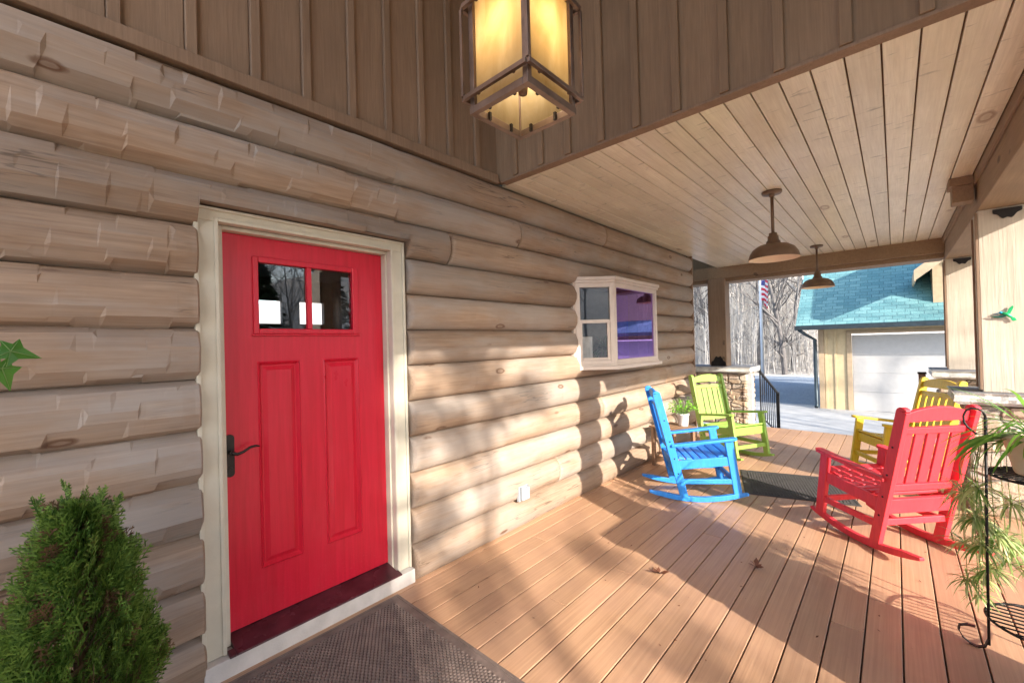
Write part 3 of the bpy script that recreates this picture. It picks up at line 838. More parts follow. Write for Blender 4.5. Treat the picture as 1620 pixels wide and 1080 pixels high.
# ------------------------------------------------------------------ rocking chairs
CH = dict(w=.255, wa=.272, xpt=-.376, zpt=1.055, xpb=-.145, xaf=.312, zaf=.618, xab=-.235, zab=.548, xlf=.336, xlt=.262)
def rocker_z(x): return (x+.02)**2/(2*1.30)
def chair(label, mat, x, y, az):
    t = thing('rocking_chair', label, 'rocking chair', (x, y, 0), rad(az), 'porch rocking chairs')
    w, wa = CH['w'], CH['wa']
    for s_ in (1, -1):
        b = MB(); A = []; B = []
        n = 16; pts_t = []; pts_b = []
        for i in range(n+1):
            xx = -.465 + .89*i/n; z_ = rocker_z(xx); h = .048*min(1, .45+min(i, n-i)*.25)
            pts_b.append((xx, s_*w-.019, z_+.002)); pts_t.append((xx, s_*w-.019, z_+h+.002))
        b.prism(pts_b + pts_t[::-1], (0, .038, 0)); b.build('rocker', mat, t, .005)
        b = MB(); b.bar((CH['xlf'], s_*w, .07), (CH['xlt'], s_*w, .592), .036, .072, (1,0,0)); b.build('front_leg', mat, t, .005)
        b = MB(); b.bar((CH['xpb'], s_*w, .045), (CH['xpt'], s_*w, CH['zpt']-.028), .038, .072, (1,0,0))
        p = Vector((CH['xpt'], s_*w, CH['zpt']-.0285)); 
        ring = [p + Vector((.036*math.cos(PI*k/8), 0, .028*math.sin(PI*k/8))) for k in range(9)]
        b.prism([(q.x, q.y-.019, q.z) for q in ring], (0, .038, 0)); po = b.build('back_post', mat, t, .004)
        for u in (.22, .36, .52, .72): 
            q = Vector((CH['xpb'], s_*w, .045)).lerp(Vector((CH['xpt'], s_*w, CH['zpt'])), u); bo = MB(); bo.tube([(q.x, q.y+s_*.018, q.z), (q.x, q.y+s_*.0215, q.z)], .007, 8); bo.build('bolt', M['darkmetal'], po)
        b = MB(); A = [(CH['xaf'], .034), (CH['xaf']+.018, .015), (CH['xaf']+.018, -.02), (CH['xaf']-.01, -.04), (.05, -.040), (CH['xab']-.02, -.024), (CH['xab']-.02, .03), (.1, .036)]
        def az_(xx): return CH['zab'] + (CH['zaf']-CH['zab'])*(xx-CH['xab'])/(CH['xaf']-CH['xab'])
        b.prism([(xx, s_*(wa)+ s_*-yy, az_(xx)-.026) for xx, yy in A], (0, 0, .026)); b.build('armrest', mat, t, .006)
        b = MB(); b.bar((-.182, s_*(w-.005), .345), (.285, s_*(w-.005), .395), .03, .085); b.build('seat_rail', mat, t, .004)
        b = MB(); b.bar((-.17, s_*w, .19), (.325, s_*w, .205), .026, .045); b.build('side_stretcher', mat, t, .004)
    b = MB()
    for k in range(7):
        u = k/6; xx = -.165 + .43*u + .01; z_ = .402 + .046*u - .028*math.sin(PI*min(1, u*1.02)); dz = (.046 - .088*math.cos(PI*u))*.033/.43
        b.hexa([(xx-.028,-w+.0205,z_-.011-dz),(xx+.028,-w+.0205,z_-.011+dz),(xx+.028,w-.0205,z_-.011+dz),(xx-.028,w-.0205,z_-.011-dz),
                (xx-.028,-w+.0205,z_+.011-dz),(xx+.028,-w+.0205,z_+.011+dz),(xx+.028,w-.0205,z_+.011+dz),(xx-.028,w-.0205,z_+.011-dz)])
    b.build('seat', mat, t, .005)
    b = MB(); b.bar((.283, -w+.0185, .385), (.283, w-.0185, .385), .028, .095); b.build('front_apron', mat, t, .004)
    b = MB(); b.bar((-.226, -w+.0195, .34), (-.226, w-.0195, .34), .028, .11, (-.2,0,1)); b.build('rear_apron', mat, t, .004)
    b = MB(); b.bar((-.19, -w+.0195, .215), (-.19, w-.0195, .215), .026, .045); b.build('rear_stretcher', mat, t, .004)
    b = MB(); b.bar((.318, -w+.0185, .20), (.318, w-.0185, .20), .026, .045); b.build('front_stretcher', mat, t, .004)
    # back, in the plane of the back posts
    P0 = Vector((CH['xpb'], 0, .045)); P1_ = Vector((CH['xpt'], 0, CH['zpt'])); dirb = (P1_-P0).normalized(); nb = Vector((dirb.z, 0, -dirb.x))
    L = (P1_-P0).length
    def Q(u, yy, o=0): return P0 + dirb*(u*L) + Vector((0, yy, 0)) + nb*o
    b = MB()
    for u, hgt_ in ((.425, .05), (.835, .045)):
        b = MB(); b.bar(Q(u, -w+.0195), Q(u, w-.0195), .026, hgt_, dirb); b.build('back_rail', mat, t, .004)
    b = MB()
    wsl = (2*w-.06)/5
    for k in range(5):
        yy = -w+.03+wsl*(k+.5)
        b.bar(Q(.40, yy, .016), Q(.852, yy, .016), wsl-.022, .016, nb) if False else None
        p_, q_ = Q(.452, yy, .004), Q(.812, yy, .004)
        a_ = Vector((0, (wsl-.020)/2, 0)); c_ = nb*.008
        b.hexa([p_-a_-c_, p_+a_-c_, p_+a_+c_, p_-a_+c_, q_-a_-c_, q_+a_-c_, q_+a_+c_, q_-a_+c_])
    b.build('back_slats', mat, t, .003)
    b = MB(); n = 14; pt = []; pb = []
    for i in range(n+1):
        yy = -w+.0195 + (2*w-.039)*i/n; s2 = 1-((yy/(w-.0195))**2)
        pb.append(Q(.893+.006*s2, yy, -.012)); pt.append(Q(.955+.042*s2, yy, -.012))
    b.prism(pb + pt[::-1], nb*.026); b.build('crest_rail', mat, t, .004)
    return t
chair('blue rocking chair beside the log wall, turned toward the dark mat', M['blue'], 4.332, -.899, -57.3)
chair('red rocking chair seen from behind, next to the spider plant', M['red'], 4.253, -2.364, 47.1)
chair('lime green rocking chair in front of the stone pier', M['green'], 5.966, -.80, -118.2)
chair('yellow rocking chair mostly hidden behind the red one', M['yellow'], 6.16, -2.47, 120)

# ------------------------------------------------------------------ mats
def mat_obj(name, label, cx, cy, rz, wx, wy, m, cell, kind):
    t = thing(name, label, 'mat', (cx, cy, 0), rad(rz))
    b = MB(); b.box(-wx/2, wx/2, -wy/2, wy/2, .0005, .006); b.build('backing', m, t, .002)
    b = MB(); bw = .045
    b.box(-wx/2+.012, wx/2-.012, -wy/2+.012, -wy/2+.02, .0065, .009); b.box(-wx/2+.012, wx/2-.012, wy/2-.02, wy/2-.012, .0065, .009)
    b.box(-wx/2+.012, -wx/2+.02, -wy/2+.021, wy/2-.021, .0065, .009); b.box(wx/2-.02, wx/2-.012, -wy/2+.021, wy/2-.021, .0065, .009)
    b.build('border', m, t)
    b = MB(); cx_, cy_ = cell; j = 0; yv = -wy/2+bw
    while yv + cy_ < wy/2-bw:
        xv = -wx/2+bw + (cx_*.5 if j % 2 else 0)
        while xv + cx_ < wx/2-bw:
            g_ = .0022; h = .0115
            x0, x1, y0, y1 = xv+g_, xv+cx_-g_, yv+g_, yv+cy_-g_; q = .0022
            n_ = len(b.v)
            b.v += [(x0,y0,.0062),(x1,y0,.0062),(x1,y1,.0062),(x0,y1,.0062),(x0+q,y0+q,h),(x1-q,y0+q,h),(x1-q,y1-q,h),(x0+q,y1-q,h)]
            for f in ((4,5,6,7),(0,1,5,4),(1,2,6,5),(2,3,7,6),(3,0,4,7)): b.face([n_+i for i in f])
            xv += cx_
        yv += cy_; j += 1
    b.build('tread', m, t, fix=False)
    return t
mat_obj('door_mat', 'brown ribbed rubber door mat at the foot of the red door', .852, -.68, 0, 1.14, 1.14, M['rubber'], (.021, .016), 'brick')
mat_obj('deck_mat', 'dark rubber mat lying on the deck between the rocking chairs', 5.14, -1.62, 17, .84, .92, M['rubber_dark'], (.026, .026), 'brick')

# ------------------------------------------------------------------ outlet, hooks, hummingbird
t = thing('outlet_cover', 'grey weatherproof outlet cover low on the log wall', 'outlet', (2.645, -.094, .29))
b = MB(); b.box(-.058,.058,-.006,.02,-.062,.062); b.build('plate', M['outlet'], t, .003)
b = MB(); b.box(-.047,.047,-.036,-.0065,-.05,.052); b.build('lid', M['outlet'], t, .006)
b = MB(); b.tube([(-.045,-.022,.056),(.045,-.022,.056)], .006, 8); b.build('hinge', M['outlet'], t)

bird_c = plain('bird_cyan_enamel', (.02,.38,.62), .3, .3, .2); bird_g = plain('bird_green_enamel', (.02,.42,.14), .3, .3, .3); bird_d = plain('bird_dark_enamel', (.01,.10,.07), .3, .3, .3)
t = thing('hummingbird_ornament', 'small teal and green hummingbird ornament on the porch post', 'ornament', (5.288, -3.11, 1.68))
# body along -y (right in view) ; y grows to the viewer's left
b = MB(); b.tube([(0,.022,.012),(-.004,.010,.010),(-.006,-.008,.002),(-.005,-.026,-.016),(0,-.042,-.034)], [.006,.0115,.014,.0105,.004], 10); b.build('body', bird_g, t)
b = MB(); b.tube([(0,.016,.016),(-.006,.026,.019),(0,.036,.016)], [.006,.0115,.004], 10); b.tube([(-.001,.034,.016),(-.001,.066,.006)], [.003,.0012], 6); b.build('head', bird_c, t)
b = MB(); b.prism([(0,-.004,.008),(0,-.020,.050),(0,-.038,.072),(0,-.046,.066),(0,-.040,.040),(0,-.026,.006)], (-.005,0,0)); b.build('wing', bird_g, t, .001)
b = MB(); b.prism([(0,.004,.004),(0,.04,-.012),(0,.085,-.006),(0,.06,-.022),(0,.02,-.026),(0,-.006,-.014)], (-.006,0,0)); b.build('wing', bird_d, t, .001)
b = MB(); b.prism([(0,-.030,-.020),(0,-.052,-.028),(0,-.060,-.050),(0,-.040,-.056),(0,-.030,-.044)], (-.005,0,0)); b.build('tail', bird_g, t, .001)

# ------------------------------------------------------------------ plants
def blade(mb, p0, d0, L, w, droop, n=6, twist=0):
    """an arching strap leaf"""
    p = Vector(p0); d_ = Vector(d0).normalized(); A = []; B = []
    for i in range(n+1):
        u = i/n; side = d_.cross(Vector((0,0,1)))
        if side.length < 1e-4: side = Vector((1,0,0))
        side.normalize(); ww = w*(math.sin(PI*min(.98, .12+.86*u))**.7)*.5
        if i == n: ww = .0003
        A.append(p+side*ww); B.append(p-side*ww)
        d_ = (d_ + Vector((0,0,-droop/n))).normalized(); p = p + d_*(L/n)
    mb.strip(A, B)
# arborvitae in a pot
t = thing('arborvitae_shrub', 'bushy green arborvitae in a pot left of the red door', 'shrub', (.035, -.52, 0))
b = MB(); b.lathe([(.10,.0),(.115,.02),(.145,.34),(.16,.345),(.16,.38),(.14,.38),(.135,.355),(.001,.35)], (0,0,.0), 28); b.build('pot', plain('clay_pot', (.28,.13,.08), .8), t)
b = MB(); b.lathe([(.134,.356),(.001,.365)], (0,0,0), 20); b.build('soil', M['soil'], t)
b = MB(); b.tube([(0,0,.35),(.004,.004,.7),(0,0,1.0)], [.016,.012,.004], 8)
rr = random.Random(3)
fol = MB(); dry = MB()
def spray(mb, p, d_, L, nn, pl):
    """a flat fan of scale-leaf twigs"""
    d_ = d_.normalized(); side = d_.cross(pl).normalized()
    def twig(a, q, w):
        e = (q-a).normalized().cross(pl).normalized()*w
        n_ = len(mb.v); m_ = a.lerp(q, .55)
        mb.v += [tuple(a-e*.6), tuple(m_-e), tuple(q), tuple(m_+e), tuple(a+e*.6)]; mb.face((n_, n_+1, n_+2, n_+3, n_+4))
    end = p + d_*L + Vector((0,0,.012))
    twig(p, end, .0028)
    for i in range(nn):
        u = .15+.8*i/nn; a = p.lerp(end, u); s_ = 1 if i % 2 else -1
        ln = L*(.62-.42*u)*rr.uniform(.8, 1.2)
        q = a + (d_*.75 + side*s_*.7 + Vector((0,0,.15))).normalized()*ln; twig(a, q, .0024)
        if ln > .02:
            for s2 in (-1, 1):
                a2 = a.lerp(q, .5); q2 = a2 + (d_*.8 + side*s_*.5 + (side*s2*.6)).normalized()*ln*.5; twig(a2, q2, .002)
def env(z):          # crown radius against height
    u = (z-.36)/.655
    if u < 0 or u > 1: return 0
    return .222*min(1, u*2.2+.45)**.6*(1-u)**.62
cnt = 0
while cnt < 2100:
    z_ = .36+.655*rr.random()**1.15; th = rr.uniform(0, 2*PI)
    lump = 1 + .30*noise.noise(Vector((math.cos(th)*2.2, math.sin(th)*2.2, z_*7)))
    r_ = env(z_)*lump*math.sqrt(rr.uniform(.25, 1.0))
    if env(z_) <= 0: continue
    p = Vector((r_*math.cos(th), r_*math.sin(th), z_))
    out = Vector((math.cos(th), math.sin(th), 0))
    d_ = out*rr.uniform(.2, .75) + Vector((0,0,rr.uniform(.6, 1.1))) + Vector((rr.uniform(-.3,.3), rr.uniform(-.3,.3), 0))
    pl = Vector((-math.sin(th), math.cos(th), rr.uniform(-.2,.2))).lerp(out, rr.uniform(0, .7))
    if pl.cross(d_).length < .05: continue
    isdry = rr.random() < .09
    spray(dry if isdry else fol, p, d_, rr.uniform(.045, .095), rr.choice((7,8,9)), pl); cnt += 1
for lx, ly, zt in ((-.02,.0,1.145), (.055,-.02,1.10), (-.075,.02,1.10), (.02,.03,1.09), (.09,.0,1.06), (-.045,-.03,1.07)):
    for k in range(24):
        u = k/23; p = Vector((lx*(.6+.5*u), ly, .95+(zt-.96)*u)); th = rr.uniform(0, 2*PI)
        d_ = Vector((math.cos(th)*.45, math.sin(th)*.45, 1)); spray(fol, p, d_, rr.uniform(.028, .05)*(1.1-.4*u), 6, Vector((-math.sin(th), math.cos(th), .1)))
for k in range(60):
    th = rr.uniform(0, 2*PI); z_ = rr.uniform(.4, .9); r_ = env(z_)*.8
    b.tube([(0,0,z_-.08), (r_*.5*math.cos(th), r_*.5*math.sin(th), z_-.03), (r_*math.cos(th), r_*math.sin(th), z_+.03)], [.004,.003,.0015], 4)
b.build('stem', M['arbor_dry'], t); fol.build('foliage', M['arbor'], t, fix=False); dry.build('dry_sprigs', M['arbor_dry'], t, fix=False)

# ivy reaching in from the left
t = thing('ivy_plant', 'lobed green ivy leaves hanging in at the left edge', 'plant', (-.42, -1.13, 0))
def ivy_leaf(mb, c, nx, ny, s_):
    """five lobed leaf folded along its veins; nx along the midrib, ny across"""
    nx = Vector(nx).normalized(); ny = Vector(ny).normalized(); nz = nx.cross(ny)
    out = [(-.25,.10,0),(-.38,.42,-.06),(-.02,.34,.03),(.12,.66,-.08),(.32,.26,.03),(1.0,.0,-.12),(.32,-.26,.03),(.12,-.66,-.08),(-.02,-.34,.03),(-.38,-.42,-.06),(-.25,-.10,0)]
    pts = [Vector(c)+(nx*a+ny*b_+nz*h)*s_ for a, b_, h in out]; n_ = len(mb.v)
    mb.v += [tuple(Vector(c)+nz*.05*s_)] + [tuple(p) for p in pts]
    for i in range(len(pts)): mb.face((n_, n_+1+i, n_+1+(i+1) % len(pts)))
VEIN = leaf_mat('pale_leaf_vein', (.30,.50,.16), (.36,.55,.2))
lv = MB(); rr = random.Random(5); ORG = Vector((-.42,-1.13,0))
vines = MB()
for (cx, cy, cz, nx, ny, sz) in [(-.058,-1.215,1.553,(.9,.3,-.28),(.25,.35,.85),.046), (-.070,-1.20,1.522,(.3,.2,-1),(.8,.5,.2),.048), (-.085,-1.19,1.546,(.7,.2,.5),(-.4,.2,.8),.040),
        (-.12,-1.16,1.50,(.2,.1,-1),(.9,.3,.1),.05), (-.15,-1.15,1.57,(.4,.2,.6),(-.6,.3,.7),.05), (-.2,-1.14,1.52,(-.2,-.2,-1),(.9,-.3,.1),.05), (-.25,-1.1,1.58,(.1,-.6,.5),(.9,.1,.1),.05), (-.3,-1.16,1.56,(-.5,-.5,.3),(.5,-.6,.3),.05), (-.36,-1.1,1.6,(-.2,.5,.5),(.9,.2,.1),.05), (-.42,-1.15,1.6,(-.7,.2,.3),(.1,.9,.2),.05), (-.28,-1.05,1.5,(.3,.6,-.6),(.8,-.5,.1),.05)]:
    ivy_leaf(lv, Vector((cx,cy,cz))-ORG, nx, ny, sz)
    ax, ay = Vector(nx).normalized(), Vector(ny).normalized(); az_ = ax.cross(ay); c0 = Vector((cx,cy,cz))-ORG
    vein = MB()
    for a_, b_, h_ in ((1.0,0,-.12), (.12,.66,-.08), (.12,-.66,-.08), (-.38,.42,-.06), (-.38,-.42,-.06)):
        for sg in (.012, -.012): vein.tube([c0+az_*(.05*sz)+az_*sg*sz*2, c0+(ax*a_*.95+ay*b_*.95+az_*(h_+sg*2))*sz], [.0009,.0003], 4)
    vein.build('veins', VEIN, t)
lv.build('leaves', M['ivy'], t, fix=False)
vines.tube([Vector(q)-ORG for q in ((-.06,-1.214,1.548), (-.15,-1.16,1.53), (-.28,-1.13,1.55), (-.42,-1.13,1.52), (-.42,-1.13,1.28))], .0025, 6)
for q in ((-.15,-1.15,1.57), (-.3,-1.16,1.56), (-.36,-1.1,1.6), (-.25,-1.1,1.58), (-.28,-1.05,1.5)): vines.tube([Vector(q)-ORG, Vector((-.40,-1.13,1.5))-ORG, Vector((-.42,-1.13,1.28))-ORG], .002, 5)
vines.build('stem', M['ivy'], t)
b = MB(); b.lathe([(.001,1.10),(.07,1.10),(.09,1.28),(.095,1.30),(.085,1.30),(.08,1.27),(.001,1.265)], (0,0,0), 24); b.build('pot', plain('terracotta', (.42,.18,.09), .8), t)
b = MB()
for k in range(3):
    a_ = 2*PI*k/3; b.tube([(.05*math.cos(a_),.05*math.sin(a_),1.1), (.03*math.cos(a_),.03*math.sin(a_),.6), (.16*math.cos(a_),.16*math.sin(a_),.0)], .006, 6)
b.lathe([(.001,1.085),(.09,1.085),(.09,1.099),(.001,1.099)], (0,0,0), 24); b.build('pot_stand', M['black_iron'], t)

# iron plant stand with shepherd hook
t = thing('plant_stand', 'black iron plant stand with a curled hook top and scroll foot at the right edge', 'plant stand', (3.03, -2.735, 0))
SO = Vector((3.03, -2.735, 0))
b = MB()
pole = [(3.03,-2.735,.03), (3.02,-2.738,.5), (3.0,-2.745,1.135)]
hookp = [(3.0,-2.745,1.135), (3.0,-2.738,1.158), (3.0,-2.722,1.172), (3.0,-2.70,1.174), (3.0,-2.682,1.160), (3.0,-2.673,1.135), (3.0,-2.674,1.105), (3.0,-2.683,1.085), (3.0,-2.70,1.065), (3.0,-2.715,1.05)]
b.tube([Vector(q)-SO for q in pole], .0055, 8); b.tube([Vector(q)-SO for q in hookp], .0045, 8); b.build('pole', M['black_iron'], t)
b = MB(); sc_ = []
for k in range(15):
    a_ = -PI*.5 - PI*1.28*k/14; r_ = .044 + .004*k/14
    sc_.append((3.02 - .028, -2.685 - .042*math.cos(a_+PI*.5+PI)*0 + .0, .0))
scroll = [(3.03,-2.735,.06), (3.025,-2.722,.022), (3.03,-2.70,.006), (3.04,-2.675,.006), (3.05,-2.650,.022), (3.055,-2.636,.05), (3.055,-2.640,.075), (3.045,-2.665,.092), (3.04,-2.69,.096)]
for i in range(len(scroll)-1):
    p, q = Vector(scroll[i])-SO, Vector(scroll[i+1])-SO; b.bar(p, q+(q-p)*.12, .016, .004, (q-p).cross(Vector((1,.2,0))).normalized())
b.build('scroll_foot', M['black_iron'], t)
def shelf(z_, cx, cy, r_):
    b = MB(); ring = [(cx+r_*math.cos(2*PI*k/36)-SO.x, cy+r_*math.sin(2*PI*k/36)-SO.y, z_) for k in range(37)]
    b.tube(ring, .006, 6, cap=False)
    for k in range(-4, 5):
        dx = r_*k/5; hh = math.sqrt(r_*r_-dx*dx)
        pts = [(cx+dx-SO.x, cy-hh*math.cos(PI*i/8)-SO.y, z_ + .006) for i in range(9)]
        b.tube(pts, .004, 5)
    b.build('shelf', M['black_iron'], t)
shelf(.165, 3.07, -2.92, .19); shelf(.86, 3.06, -2.925, .175)
for q in ((.05,-.37), (.225,-.19)): b = MB(); b.tube([(*q,0), (*q,1.0)], .0055, 8); b.build('rear_leg', M['black_iron'], t)

t = thing('potted_spider_plant', 'spider plant with trailing variegated plantlets in a cream pot on the iron stand', 'plant', (3.07, -2.925, .872))
b = MB(); b.lathe([(.001,0),(.085,0),(.09,.01),(.125,.165),(.137,.168),(.137,.19),(.122,.19),(.118,.16),(.001,.155)], (0,0,0), 32); b.build('pot', M['cream_pot'], t)
b = MB(); b.lathe([(.118,.162),(.001,.166)], (0,0,0), 20); b.build('soil', M['soil'], t)
b = MB(); rr = random.Random(11)
for k in range(90):
    th = rr.uniform(0, 2*PI); el = rr.uniform(.25, 1.3)
    blade(b, (.03*math.cos(th), .03*math.sin(th), .165), (math.cos(th)*math.cos(el), math.sin(th)*math.cos(el), math.sin(el)), rr.uniform(.22, .40), rr.uniform(.010, .018), rr.uniform(1.2, 2.4), 8)
for k in range(7):          # long leaves reaching out to the left over the pole
    blade(b, (-.02,.04,.165), (-.35+rr.uniform(-.3,.2), .85, .55+rr.uniform(-.2,.2)), rr.uniform(.30,.38), .02, 1.6, 9)
b.build('leaves', M['spider_top'], t, fix=False)
b = MB(); s2 = MB()
def plantlet(p, s_, n_):
    for k in range(n_):
        th = rr.uniform(0, 2*PI); el = rr.uniform(-.3, 1.1)
        blade(b, p, (math.cos(th)*math.cos(el), math.sin(th)*math.cos(el), math.sin(el)), s_*rr.uniform(.7, 1.35), rr.uniform(.005, .0095), rr.uniform(.8, 2.2), 5)
for (dx, dy, z_, s_, n_) in [(.08,.20,.72,.16,34), (.02,.17,.62,.14,34), (.10,.14,.60,.13,30), (.0,.15,.50,.13,32), (.12,.20,.45,.12,26), (.05,.10,.55,.13,30), (.10,.06,.52,.13,28), (.02,.13,.38,.12,28), (.08,.15,.32,.11,26), (.06,.16,.22,.10,20), (.15,.0,.48,.14,28), (.18,.05,.38,.13,24), (.12,-.02,.40,.12,22), (-.02,.16,.78,.15,26), (.03,.20,.30,.10,18), (.02,.05,.72,.14,24)]:
    dy += .05; dx -= .02; p = Vector((dx, dy, z_-.872)); plantlet(p, s_*.88, int(n_*1.8))
    s2.tube([(.02,.03,.17), (dx*.8, dy*.8+.03, .12), (dx, dy+.01, -.02), tuple(p)], .0016, 4)
b.build('plantlets', M['spider'], t, fix=False); s2.build('runner', M['spider'], t, fix=False)

# little table with white pot
t = thing('side_table', 'small slatted wooden table against the log wall between two chairs', 'table', (5.10, -.40, 0), rad(-20))
b = MB()
for k in range(5): b.box(-.2, .2, -.19+.078*k, -.118+.078*k, .47, .49)
b.build('tabletop', M['tablewood'], t, .003)
for sx in (-1, 1):
    for sy in (-1, 1):
        b = MB(); b.box(sx*.165-.02, sx*.165+.02, sy*.155-.02, sy*.155+.02, 0, .4695); b.build('leg', M['tablewood'], t, .003)
b = MB()
for k in range(4): b.box(-.14, .14, -.13+.068*k, -.07+.068*k, .15, .165)
b.build('lower_shelf', M['tablewood'], t, .003)
t = thing('potted_herb', 'bright green leafy plant in a white pot on the small table', 'plant', (5.18, -.50, .491))
b = MB(); b.lathe([(.001,0),(.05,0),(.055,.01),(.068,.13),(.074,.132),(.074,.15),(.064,.15),(.062,.125),(.001,.12)], (0,0,0), 28); b.build('pot', M['white_pot'], t)
b = MB(); rr = random.Random(21); st = MB()
for k in range(150):
    th = rr.uniform(0, 2*PI); ph = rr.uniform(0, 1.0); r_ = .165*math.sqrt(rr.uniform(.02, 1)); z_ = .16 + .19*math.sqrt(max(0, 1-(r_/.18)**2))*rr.uniform(.3, 1)
    c_ = Vector((r_*math.cos(th), r_*math.sin(th), z_)); nx = Vector((math.cos(th), math.sin(th), rr.uniform(-.7, .5))).normalized(); ny = Vector((-math.sin(th), math.cos(th), rr.uniform(-.4,.4))).normalized(); s_ = rr.uniform(.028, .046)
    n_ = len(b.v); nz = nx.cross(ny)
    b.v += [tuple(c_), tuple(c_+(nx*.45+ny*.36+nz*.08)*s_), tuple(c_+nx*1.15*s_-nz*.15*s_), tuple(c_+(nx*.45-ny*.36+nz*.08)*s_)]; b.face((n_, n_+1, n_+2)); b.face((n_, n_+2, n_+3))
    if k % 3 == 0: st.tube([(0,0,.12), tuple(c_*.6+Vector((0,0,.06))), tuple(c_)], .0015, 4)
b.build('leaves', M['herb'], t, fix=False); st.build('stem', M['herb'], t, fix=False)

# plant on the sill inside the bay
t = thing('window_fern', 'dark fronds of a houseplant behind the bay window glass', 'plant', (4.02, -.12, 1.32))
b = MB(); b.lathe([(.001,0),(.06,0),(.08,.12),(.001,.115)], (0,0,0), 20); b.build('pot', plain('dark_pot', (.05,.04,.04), .5), t)
b = MB(); rr = random.Random(8)
for k in range(60):
    th = rr.uniform(0, 2*PI); el = rr.uniform(.3, 1.3); blade(b, (0,0,.115), (math.cos(th)*math.cos(el), math.sin(th)*math.cos(el)*.6, math.sin(el)), rr.uniform(.16,.3), .02, 1.5, 6)
b.build('leaves', leaf_mat('fern_leaf', (.02,.06,.02), (.06,.14,.04)), t, fix=False)

# fallen leaves
for (x, y, rz, label) in ((2.67,-1.248,.4,'curled dry brown leaf lying on the deck, nearer the wall'), (3.158,-1.714,2.0,'dry brown leaf on the deck in the band of shade nearer the red chair')):
    b = MB(); rr = random.Random(int(x*100))
    for k in range(7):
        th = rz + k*.75; c_ = Vector((0,0,.006)); L = rr.uniform(.04, .075)
        d_ = Vector((math.cos(th), math.sin(th), rr.uniform(.15, .7))); s_ = Vector((-math.sin(th), math.cos(th), .2))
        b.poly([c_, c_+d_*L*.5+s_*L*.3, c_+d_*L, c_+d_*L*.55-s_*L*.28])
    b.tube([(0,0,.006),(.03,.02,.01),(.06,.05,.006)], .0015, 4)
    o = b.build('fallen_leaf', M['dryleaf'], None, fix=False); o.location = (x, y, .002); tag(o, label, 'leaf')

# ------------------------------------------------------------------ garage
GX, GZ = 14.36, -.455
t = thing('garage', 'cream board and batten garage with blue green shingle roof and white door', 'garage', (GX, -4.0, GZ))
def gp(mb, name, mat, par=t, bev=0):
    o = mb.build(name, mat, par, bev); o.location = (-GX, 4.0, -GZ); return o
def gpc(mb, name, mat, par, bev=0): return mb.build(name, mat, par, bev)
b = MB(); b.box(GX, GX+.15, -1.52, -.87, GZ, 2.0); b.box(GX, GX+.15, -8, -1.52, 1.66, 2.0); b.box(GX, GX+.15, -8.0, -6.0, GZ, 1.66)
b.box(GX+.15, GX+7, -1.0, -.87, GZ, 2.0)
for yv in (-1.02, -1.23): b.box(GX-.02, GX-.0005, yv-.022, yv+.022, GZ, 1.72)
for k in range(16): b.box(GX-.02, GX-.0005, -1.72-.35*k-.022, -1.72-.35*k+.022, 1.665, 1.76)
b.prism([(GX+.15,-.87,2.0), (GX+7,-.87,2.0), (GX+3.2,-.87,4.75)], (0,-.1,0))
gp(b, 'wall', M['garage_wall'])
b = MB(); b.box(GX-.03, GX-.0005, -.98, -.86, GZ, 1.72); b.box(GX-.0305, GX-.0005, -1.585, -1.475, GZ, 1.585); b.box(GX-.0305, GX-.0005, -6.1, -1.475, 1.5855, 1.66)
gp(b, 'trim', M['garage_trim'], t, .004)
b = MB()
for k in range(4): b.box(GX+.03, GX+.08, -6.0, -1.587, GZ+.5*k+.004, GZ+.5*k+.5)
gp(b, 'garage_door', M['garage_door'], t, .008)
def roof_uv(o, xd, yd):
    me = o.data; uv = me.uv_layers.new(name='UVMap')
    for p in me.polygons:
        for li in p.loop_indices:
            v = Vector(me.vertices[me.loops[li].vertex_index].co); uv.data[li].uv = (v.dot(Vector(xd)), v.dot(Vector(yd)))
SL = .90
def mz(x): return 1.80 + SL*(x-13.88)
b = MB(); xr = 17.6
b.prism([(13.88,-.42,mz(13.88)), (xr,-.42,mz(xr)), (xr,-.42,mz(xr)+.12), (13.82,-.42,mz(13.82)+.10)], (0,-8,0))
b.prism([(xr,-.42,mz(xr)), (21.4,-.42,1.8), (21.4,-.42,1.9), (xr,-.42,mz(xr)+.12)], (0,-8,0))
o = gp(b, 'roof', M['shingle']); roof_uv(o, (0,1,0), (.74,0,.67))
b = MB(); b.box(13.74, 13.86, -8, -.40, 1.72, 1.83); b.box(13.86, GX-.001, -8, -.42, 1.765, 1.79)
gp(b, 'gutter', M['gutter'], t, .01)
b = MB(); b.tube([(13.8,-.50,1.72), (13.95,-.62,1.6), (GX-.06,-.79,1.45), (GX-.06,-.79,GZ+.12), (GX-.16,-.79,GZ+.04)], .045, 8); gp(b, 'downspout', M['gutter'])
